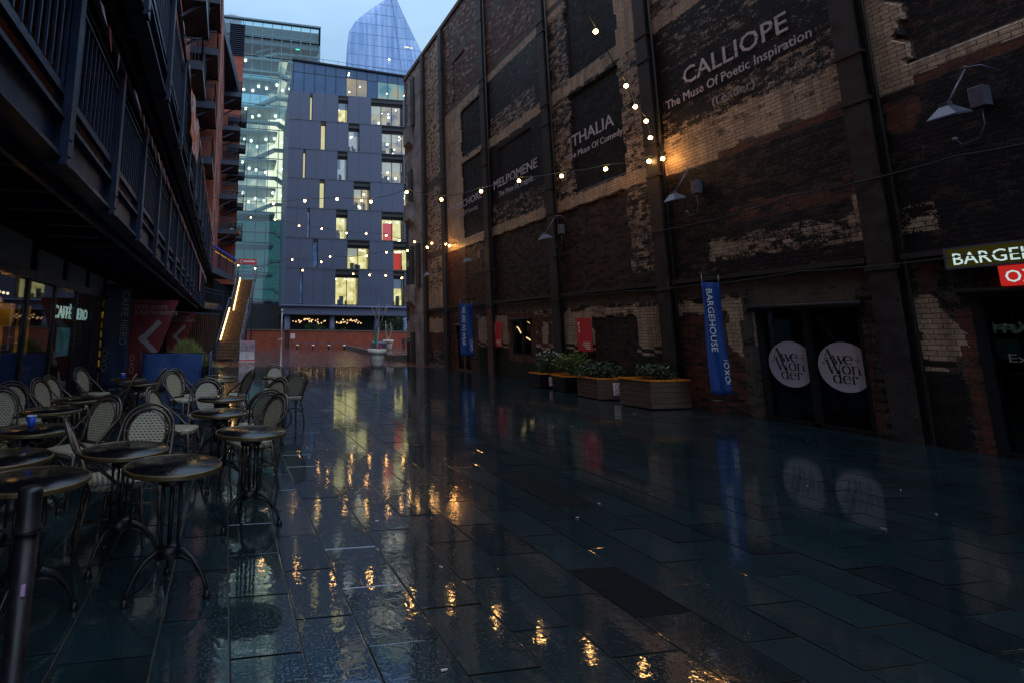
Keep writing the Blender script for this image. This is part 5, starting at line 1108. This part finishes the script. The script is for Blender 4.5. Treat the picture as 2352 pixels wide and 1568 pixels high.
a = NT('orange_white_red_print'); n_ = a.noise(1.3, 3, .5, dist=.8); a.set(color=a.ramp(n_, (.36, (.55, .10, .06)), (.46, (.62, .50, .50)), (.55, (.60, .12, .06)), (.66, (.70, .25, .03))), rough=.7)
t = thing('printed_cloth', 'large crumpled orange, white and red printed cloth tied to the upper walkway railing', 'cloth banner'); m_ = MB()
cloth(m_, 12.2, 15.2, 6.08, 7.18, -1.035, .03, ax='Y'); m_.build('cloth', a.m, t)
MB().tube([(-1.035, 12.2, 7.17), (-1.09, 12.2, 7.24)], .006, 5).tube([(-1.035, 15.2, 7.17), (-1.09, 15.2, 7.24)], .006, 5).build('tie', K_cable, t)
t = thing('vertical_cloth', 'narrow pinkish red upright cloth on the lower walkway near its bend', 'cloth banner'); m_ = MB(); cloth(m_, 27.3, 28.6, 3.62, 4.95, -1.44, .015, ax='Y'); m_.build('cloth', mat('faded_pink_cloth', (.42, .10, .11), .8), t)
# ---------------------------------------------------------------- staircase up to the walkways
ST = thing('staircase', 'long open steel staircase lit amber by strips, rising in two flights to the walkways', 'staircase')
S0, S1, S2, S3 = Vector((.10, 31.0, 0)), Vector((.72, 36.4, 2.86)), Vector((.85, 37.5, 2.86)), Vector((1.36, 42.2, 5.55))
tr = MB(); hw = .60
def flight(A, B_, n):
    d = B_-A; h = Vector((d.x, d.y, 0)).normalized(); sd = Vector((h.y, -h.x, 0))
    for k in range(n):
        p = A+d*((k+.5)/n)+Vector((0, 0, d.z/n*.5)); q = h*(Vector((d.x, d.y, 0)).length/n*.55)
        tr.hexa([p-sd*hw-q-Vector((0, 0, .05)), p+sd*hw-q-Vector((0, 0, .05)), p+sd*hw+q-Vector((0, 0, .05)), p-sd*hw+q-Vector((0, 0, .05)), p-sd*hw-q, p+sd*hw-q, p+sd*hw+q, p-sd*hw+q])
        tr.hexa([p-sd*hw+q-Vector((0, 0, .06)), p+sd*hw+q-Vector((0, 0, .06)), p+sd*hw+q*1.04-Vector((0, 0, .06)), p-sd*hw+q*1.04-Vector((0, 0, .06)), p-sd*hw+q+Vector((0, 0, .10)), p+sd*hw+q+Vector((0, 0, .10)), p+sd*hw+q*1.04+Vector((0, 0, .10)), p-sd*hw+q*1.04+Vector((0, 0, .10))])
    return h, sd
h1_, sd = flight(S0, S1, 17); h2_, sd2 = flight(S2, S3, 16)
tr.hexa([S1-sd*hw-Vector((0, 0, .08)), S1+sd*hw-Vector((0, 0, .08)), S2+sd*hw-Vector((0, 0, .08)), S2-sd*hw-Vector((0, 0, .08)), S1-sd*hw, S1+sd*hw, S2+sd*hw, S2-sd*hw])
tr.build('tread', mat('worn_brown_tread', (.17, .095, .04), .4, 0, .4, 5, .2), ST)
sg_ = MB(); hr = MB(); UP = Vector((0, 0, 1))
for s in (-1, 1):
    for A, B_ in ((S0, S1), (S1, S2), (S2, S3)):
        o_ = sd*s*(hw+.04); sg_.beam(A+o_+UP*.02, B_+o_+UP*.02, .05, .34)
        hr.beam(A+o_+UP*1.0, B_+o_+UP*1.0, .05, .05)
        n = max(2, int((B_-A).length/.17))
        for k in range(n+1):
            p = A+(B_-A)*(k/n)+o_; q = .022 if k % 8 == 0 else .007; hr.box(p.x-q, p.x+q, p.y-q, p.y+q, p.z, p.z+1.0)
sg_.build('stringer', K_rail, ST); hr.build('railing', K_rail, ST)
K_led = glow('amber_handrail_light', (1, .62, .20), 9)
MB().beam(S0+(S1-S0)*.26-sd*(hw+.0)+UP*.40, S1-sd*(hw+.0)+UP*.30, .05, .06).build('light_strip', K_led, ST); MB().beam(S2-sd2*(hw-.14)+UP*.22, S3-sd2*(hw-.10)+UP*.2, .05, .06).build('light_strip', K_led, ST)
for y, z in ((.72, 2.8), (1.3, 5.2)):
    for s in (-.55, .55): MB().box(y+s-.05, y+s+.05, 36.9 if z < 3 else 42.2, 37.0 if z < 3 else 42.3, 0, z).build('leg', K_steel, ST)
g_ = MB(); rs = random.Random(8)
for A, B_ in ((S0, S1), (S2, S3)):
    for s in (-1, 1):
        for k in range(46):
            p = A+(B_-A)*((k+.5)/46)+sd*s*(hw+.07)+UP*(1.0-rs.uniform(0, .12)); g_.add([p, p+Vector((.03, .05, -.02)), p+Vector((.01+rs.uniform(-.05, .05), .02, -rs.uniform(.12, .26)))], [(0, 1, 2)])
tag(g_.build('bunting', mat('mixed_pale_cloth', (.30, .22, .26), .8, 0, .9, 3, 0)), 'dense strips of fluttering pale cloth tied along both stair handrails', 'bunting')
t = thing('stair_sign', 'red overhead sign with a white arrow pointing left at the top of the staircase', 'sign', (1.38, 42.6, 7.05))
MB().box(-.74, .74, -.03, .03, -.18, .26).build('panel', K_signred, t); MB().beam((-.60, -.04, .04), (-.42, -.04, .2), .04, .01, (0, 1, 0)).beam((-.60, -.04, .04), (-.42, -.04, -.12), .04, .01, (0, 1, 0)).box(-.34, .60, -.04, -.03, .0, .14).build('arrow', K_txt, t)
MB().box(-.74, -.68, -.03, .03, -1.5, -.18).box(.68, .74, -.03, .03, -1.5, -.18).build('post', K_rail, t)
# dark slatted fence beneath the walkway bend
t = thing('slatted_fence', 'row of dark vertical bars under the walkway beside the stair foot', 'fence', (0, 0, 0)); m_ = MB()
for k in range(22): x = -2.6+k*.10; y = 30.2+k*.10; m_.box(x-.02, x+.02, y-.02, y+.02, 0, 2.6)
m_.build('bar', K_rust, t)['kind'] = 'stuff'; MB().beam((-2.65, 30.15, 2.6), (-.42, 32.4, 2.6), .06, .1).beam((-2.65, 30.15, .12), (-.42, 32.4, .12), .06, .1).build('rail', K_steel, t)

# ================================================================== CAFE FRONT
CF = thing('cafe', 'dark glazed cafe shopfront with dim amber interior under the lower walkway', 'cafe', (XC, 0, 0))
f = MB(); my = [-6, -3.2, -.6, 2.0, 4.4, 6.4, 8.05, 10.11, 11.62, 13.18, 14.82, 16.6, 19, 22, 25, 28, 31]
for y in my: f.box(-.05, .03, y-.06, y+.06, 0, 2.42)
f.box(-.10, .08, -6, 34, 2.42, 2.58).box(-.06, .05, -6, 34, 0, .12)
f.build('frame', K_blackfr, CF)
for a, c in zip(my, my[1:]): MB().box(-.012, 0, a+.07, c-.07, .12, 2.42).build('glass_pane', K_shopglass, CF)
p = MB()
for a, c in ((3, 4.7), (5.2, 6.6), (7.1, 8.3), (8.7, 10.03), (10.5, 11.9), (12.38, 13.74), (14.28, 15.62), (16.2, 17.5)): p.box(-.02, .03, a, c, 2.58, 3.0 if a > 10 else 3.1)
p.build('fascia_panel', mat('flat_grey_fascia_panel', (.30, .29, .29), .7, 0, .05, 4, 0), CF)
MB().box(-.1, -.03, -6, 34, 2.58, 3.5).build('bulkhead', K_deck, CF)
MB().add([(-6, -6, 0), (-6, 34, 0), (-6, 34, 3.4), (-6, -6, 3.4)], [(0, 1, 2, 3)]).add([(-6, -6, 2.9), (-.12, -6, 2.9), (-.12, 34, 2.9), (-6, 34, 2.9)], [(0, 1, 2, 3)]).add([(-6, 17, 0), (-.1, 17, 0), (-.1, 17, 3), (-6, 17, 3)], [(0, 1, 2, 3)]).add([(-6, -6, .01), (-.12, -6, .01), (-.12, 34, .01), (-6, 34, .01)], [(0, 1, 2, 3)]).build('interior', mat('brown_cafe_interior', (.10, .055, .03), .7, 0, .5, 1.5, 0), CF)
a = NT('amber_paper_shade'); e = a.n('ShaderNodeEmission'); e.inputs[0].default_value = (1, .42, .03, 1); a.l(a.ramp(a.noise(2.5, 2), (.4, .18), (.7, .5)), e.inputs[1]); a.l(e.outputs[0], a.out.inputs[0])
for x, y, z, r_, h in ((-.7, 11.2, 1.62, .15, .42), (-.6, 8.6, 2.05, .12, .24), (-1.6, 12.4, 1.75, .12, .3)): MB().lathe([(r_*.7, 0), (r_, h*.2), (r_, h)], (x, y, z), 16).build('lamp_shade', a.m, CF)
m_ = MB()
for k in range(8): m_.ball((-1.8, 11.6+k*.35, 2.25-.02*k), .022, 6)
for k in range(4): m_.ball((-1.2, 11.9+k*.22, 2.32), .030, 6)
m_.build('ceiling_lamp', glow('small_warm_spot', (1, .82, .5), 5), CF)
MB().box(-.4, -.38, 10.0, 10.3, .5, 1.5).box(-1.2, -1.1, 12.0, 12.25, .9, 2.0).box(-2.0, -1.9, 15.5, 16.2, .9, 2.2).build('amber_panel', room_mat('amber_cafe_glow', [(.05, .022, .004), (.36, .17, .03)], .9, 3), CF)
MB().box(-2.4, -1.4, 9, 14, 0, 1.05).box(-1.0, -.5, 12.2, 13.6, .7, .76).box(-1.0, -.5, 9.0, 10.4, .7, .76).box(-.77, -.73, 12.8, 12.9, 0, .7).build('counter', mat('dark_counter', (.03, .02, .015), .3), CF)
MB().box(-.22, -.18, 12.55, 14.1, .95, 1.66).build('menu_screen', K_blackfr, CF)
scr = NT('teal_blue_menu_screen'); e = scr.n('ShaderNodeEmission'); n_ = scr.noise(3.5, 4, .6); scr.l(scr.ramp(n_, (.35, (.02, .10, .12)), (.5, (.05, .26, .27)), (.62, (.07, .18, .50)), (.72, (.30, .36, .30))), e.inputs[0]); e.inputs[1].default_value = .55; scr.l(e.outputs[0], scr.out.inputs[0])
MB().box(-.178, -.172, 12.62, 14.03, 1.0, 1.62).build('menu_display', scr.m, CF)
# neon letters: outlined capitals
K_neon = glow('pale_cyan_neon', (.62, 1.0, .92), 1.5)
ne = text('CAFF\u00c8 NERO', .30, K_neon, 'neon_sign', None, (0, 0, 0), (0, 0, 0), 1, 0)
bpy.data.objects.remove(ne)
cu = bpy.data.curves.new('neon', 'FONT'); cu.body = 'CAFF\u00c8 NERO'; cu.size = .36; cu.fill_mode = 'NONE'; cu.bevel_depth = .0085; cu.resolution_u = 2
q = bpy.data.objects.new('neon', cu); C.objects.link(q); dg = bpy.context.evaluated_depsgraph_get(); dg.update(); me = bpy.data.meshes.new_from_object(q.evaluated_get(dg)); print('NEON', len(me.vertices)); C.objects.unlink(q); bpy.data.objects.remove(q)
me.materials.clear(); me.materials.append(K_neon); q = bpy.data.objects.new('lettering', me); C.objects.link(q)
t = thing('neon_sign', 'pale cyan neon sign with outlined letters CAFFE NERO hanging inside the cafe glass', 'neon sign', (XC-.08, 11.92, 1.82)); q.parent = t
q.matrix_basis = Matrix(((0, 0, 1, 0), (1, 0, 0, 0), (0, 1, 0, 0), (0, 0, 0, 1)))
q.scale = (2.72/me_w if (me_w := max(v.co.x for v in me.vertices)) else 1, 1, 1)
MB().tube([(0, .3, .32), (0, .3, .98)], .004, 4).tube([(0, 2.4, .32), (0, 2.4, .98)], .004, 4).build('hanging_wire', K_cable, t)
# banners standing under the walkway
t = thing('standing_banner', 'tall navy blue banner lettered CAFFE NERO downwards beside the cafe door', 'banner', (0, 16.0, 0))
cloth(MB(), -3.38, -2.66, .04, 2.84, 0, .008).build('cloth', K_navy, t); MB().tube([(-3.4, 0, 2.86), (-2.6, 0, 2.86)], .016, 8).tube([(-3.4, 0, .02), (-2.6, 0, .02)], .016, 8).build('pole', K_iron, t)
txt_dn('CAFFE NERO', .27, K_txtgrey, t, -2.91, -.03, 2.68, 1.48); oxo_dn(t, -3.26, -.03, .96, .15, K_txtgrey)
for i, (y, lb) in enumerate(((17.0, 'nearer dark red tapered banner lettered LIFTS, SHOPS & RESTAURANTS with a big left arrow'), (28.0, 'farther dark red tapered banner with a left arrow, half hidden by the nearer one'))):
    t = thing('tapered_banner', lb, 'banner', (-2.83 if i == 0 else -2.90, y, 0), 0, 'red directional banners')
    sc = 1 if i == 0 else 1.0
    MB().poly([(0, 0, .15), (.62, 0, .15), (1.36, 0, 2.50), (.0, 0, 2.50)], (0, .02, 0)).build('cloth', K_red, t)
    m_ = MB().beam((.38, -.008, 1.34), (.85, -.008, 1.86), .15, .01, (0, 1, 0)).beam((.31, -.010, 1.27), (.44, -.010, 1.41), .15, .01, (0, 1, 0)).beam((.31, -.008, 1.42), (.78, -.008, .93), .15, .01, (0, 1, 0)); m_.build('arrow', K_txtgrey, t)
    text('LIFTS, SHOPS\n& RESTAURANTS', .165, K_txtgrey, 'lettering', t, (.10, -.01, 2.22), (pi/2, 0, 0), 1.0, .002)
    oxo_dn(t, .13, -.01, .78, .13, K_txtgrey)
t = thing('shop_display', 'dim amber lit shop window with stacked goods glimpsed between the navy and red banners', 'shop window', (-3.0, 18.5, 0))
MB().box(-.1, .2, 0, .3, .3, 2.3).build('cabinet', K_blackfr, t); m_ = MB()
for k in range(6): m_.box(-.08, .18, -.02, -.004, .45+k*.30, .66+k*.30)
m_.build('lit_shelf', room_mat('amber_shop_glow', [(.04, .02, .005), (.42, .22, .03)], .9, 4), t)

# ================================================================== STRING LIGHTS
K_bulb = glow('warm_bulb', (1, .52, .17), 46); K_bulbn = glow('warm_bulb_by_the_wall', (1, .46, .12), 130); K_bulb2 = glow('unlit_bulb', (.3, .28, .22), .12); K_sock = mat('green_black_socket', (.02, .06, .035), .5)
def string(lb, a, c, pix, lead=None, rad=.045, ends=(), off=(), extra=(), near=()):
    "a, c: ground plan of the two anchors; the vertical plane through them holds the cable; pix: surveyed bulbs"
    t = thing('string_lights', lb, 'string lights'); A, B_ = Vector((*a, 0)), Vector((*c, 0)); nn = Vector((-(B_-A).y, (B_-A).x, 0))
    P_ = [at(x, y, (10.20, 0, 0), (1, 0, 0)) if (i in near) else at(x, y, A, nn) for i, (x, y) in enumerate(pix)]; P_ = list(extra)+P_; cab = [Vector(lead)] if lead else []
    for i, p in enumerate(P_):
        top = p+Vector((0, 0, rad+.07)); cab.append(top)
        s = MB().lathe([(.018, .03), (.022, .05), (.022, .10), (.012, .115)], (p.x, p.y, p.z), 8)
        bb = MB().ball((p.x, p.y, p.z), rad, 12).build('bulb', K_bulb2 if i in off else (K_bulbn if i in near else K_bulb), t); s.build('socket', K_sock, bb)
    cab += [Vector(e) for e in ends]; cc = []
    for u, v in zip(cab, cab[1:]):
        for k in range(5): w_ = u.lerp(v, k/5); w_.z -= .06*4*(k/5)*(1-k/5)*min(1, (v-u).length/1.5); cc.append(w_)
    cc.append(cab[-1]); MB().tube(cc, .011, 5).build('cable', mat('dark_green_light_cable', (.03, .05, .03), .6, 0, .2, 20, 0), t); return t
AW = (10.3, 11.0)
string('string of warm globe bulbs dropping steeply from overhead to the rusty column beside CALLIOPE', AW, (-1.1, 3.0), [(1522, 365), (1514, 333), (1494, 317), (1484, 279), (1459, 246), (1438, 198), (1420, 170), (1368, 73)],
       lead=(10.4, 11.0, 6.3), ends=[(5.2, 7.4, 8.3)]+[(3.6, 6.3, 8.7), (-1.1, 3.0, 9.6)], off=(6,), rad=.045, near=(0,))
string('long string of warm bulbs from the CALLIOPE column past THALIA and MELPOMENE', AW, (-1, 26), [(1491, 371), (1391, 389), (1290, 405), (1192, 416), (1105, 440), (1014, 459), (934, 442), (852, 464), (774, 458), (700, 462), (628, 468)],
       lead=(10.4, 11.1, 6.1), ends=[(-.2, 24.6, 7.6), (-2.4, 27, 8.6)], rad=.048)
AF = (10.3, 22.9)
string('uppermost of three far bulb strings leaving the glowing brick corner across the grey office front', AF, (0, 38), [(1032, 565), (992, 559), (952, 556), (917, 553), (887, 541), (841, 537), (796, 536), (739, 526), (687, 519), (632, 505), (576, 500)], lead=(10.4, 23, 5.85), ends=[(-.6, 38.8, 9.2)], rad=.040, near=(0,))
string('middle one of three far bulb strings crossing the lower windows of the grey office', (10.2, 23.2), (0, 36), [(1024, 561), (982, 569), (936, 576), (888, 580), (842, 588), (807, 594), (758, 590), (738, 602), (671, 597), (586, 617)], lead=(10.4, 23, 5.8), ends=[(.2, 36.5, 5.9)], rad=.040, near=(0,))
string('lowest of three far bulb strings crossing the bottom row of office windows', (10.2, 23.4), (0, 37), [(981, 568), (923, 639), (886, 633), (849, 632), (811, 630), (695, 621), (547, 610)], lead=(10.4, 23.2, 5.8), ends=[(-.4, 37.6, 6.8)], rad=.040)

# a few butts and scraps lying on the wet slabs
m_ = MB(); rs = random.Random(31)
for x, y in [(rs.uniform(.2, 9.5), rs.uniform(2.4, 14)) for _ in range(46)]:
    a = rs.uniform(0, 3.1); l = rs.uniform(.008, .022); m_.beam((x-l*cos(a), y-l*sin(a), .008), (x+l*cos(a), y+l*sin(a), .008), .008, .006)
tag(m_.build('litter', mat('pale_paper_scraps', (.5, .48, .42), .8)), 'tiny pale scraps and cigarette ends scattered over the wet slate paving', 'litter', kind='stuff')

# warm pendant bulbs inside the cafe (seen lit through the glass)
for y, pw_ in ((7.3, 16), (10.9, 12), (15.2, 8)):
    ld = bpy.data.lights.new('cafe_pendant_light', 'POINT'); ld.energy = pw_; ld.color = (1, .50, .14); ld.shadow_soft_size = .12
    lo = bpy.data.objects.new('cafe_pendant_light', ld); C.objects.link(lo); lo.location = (XC-.75, y, 2.05)
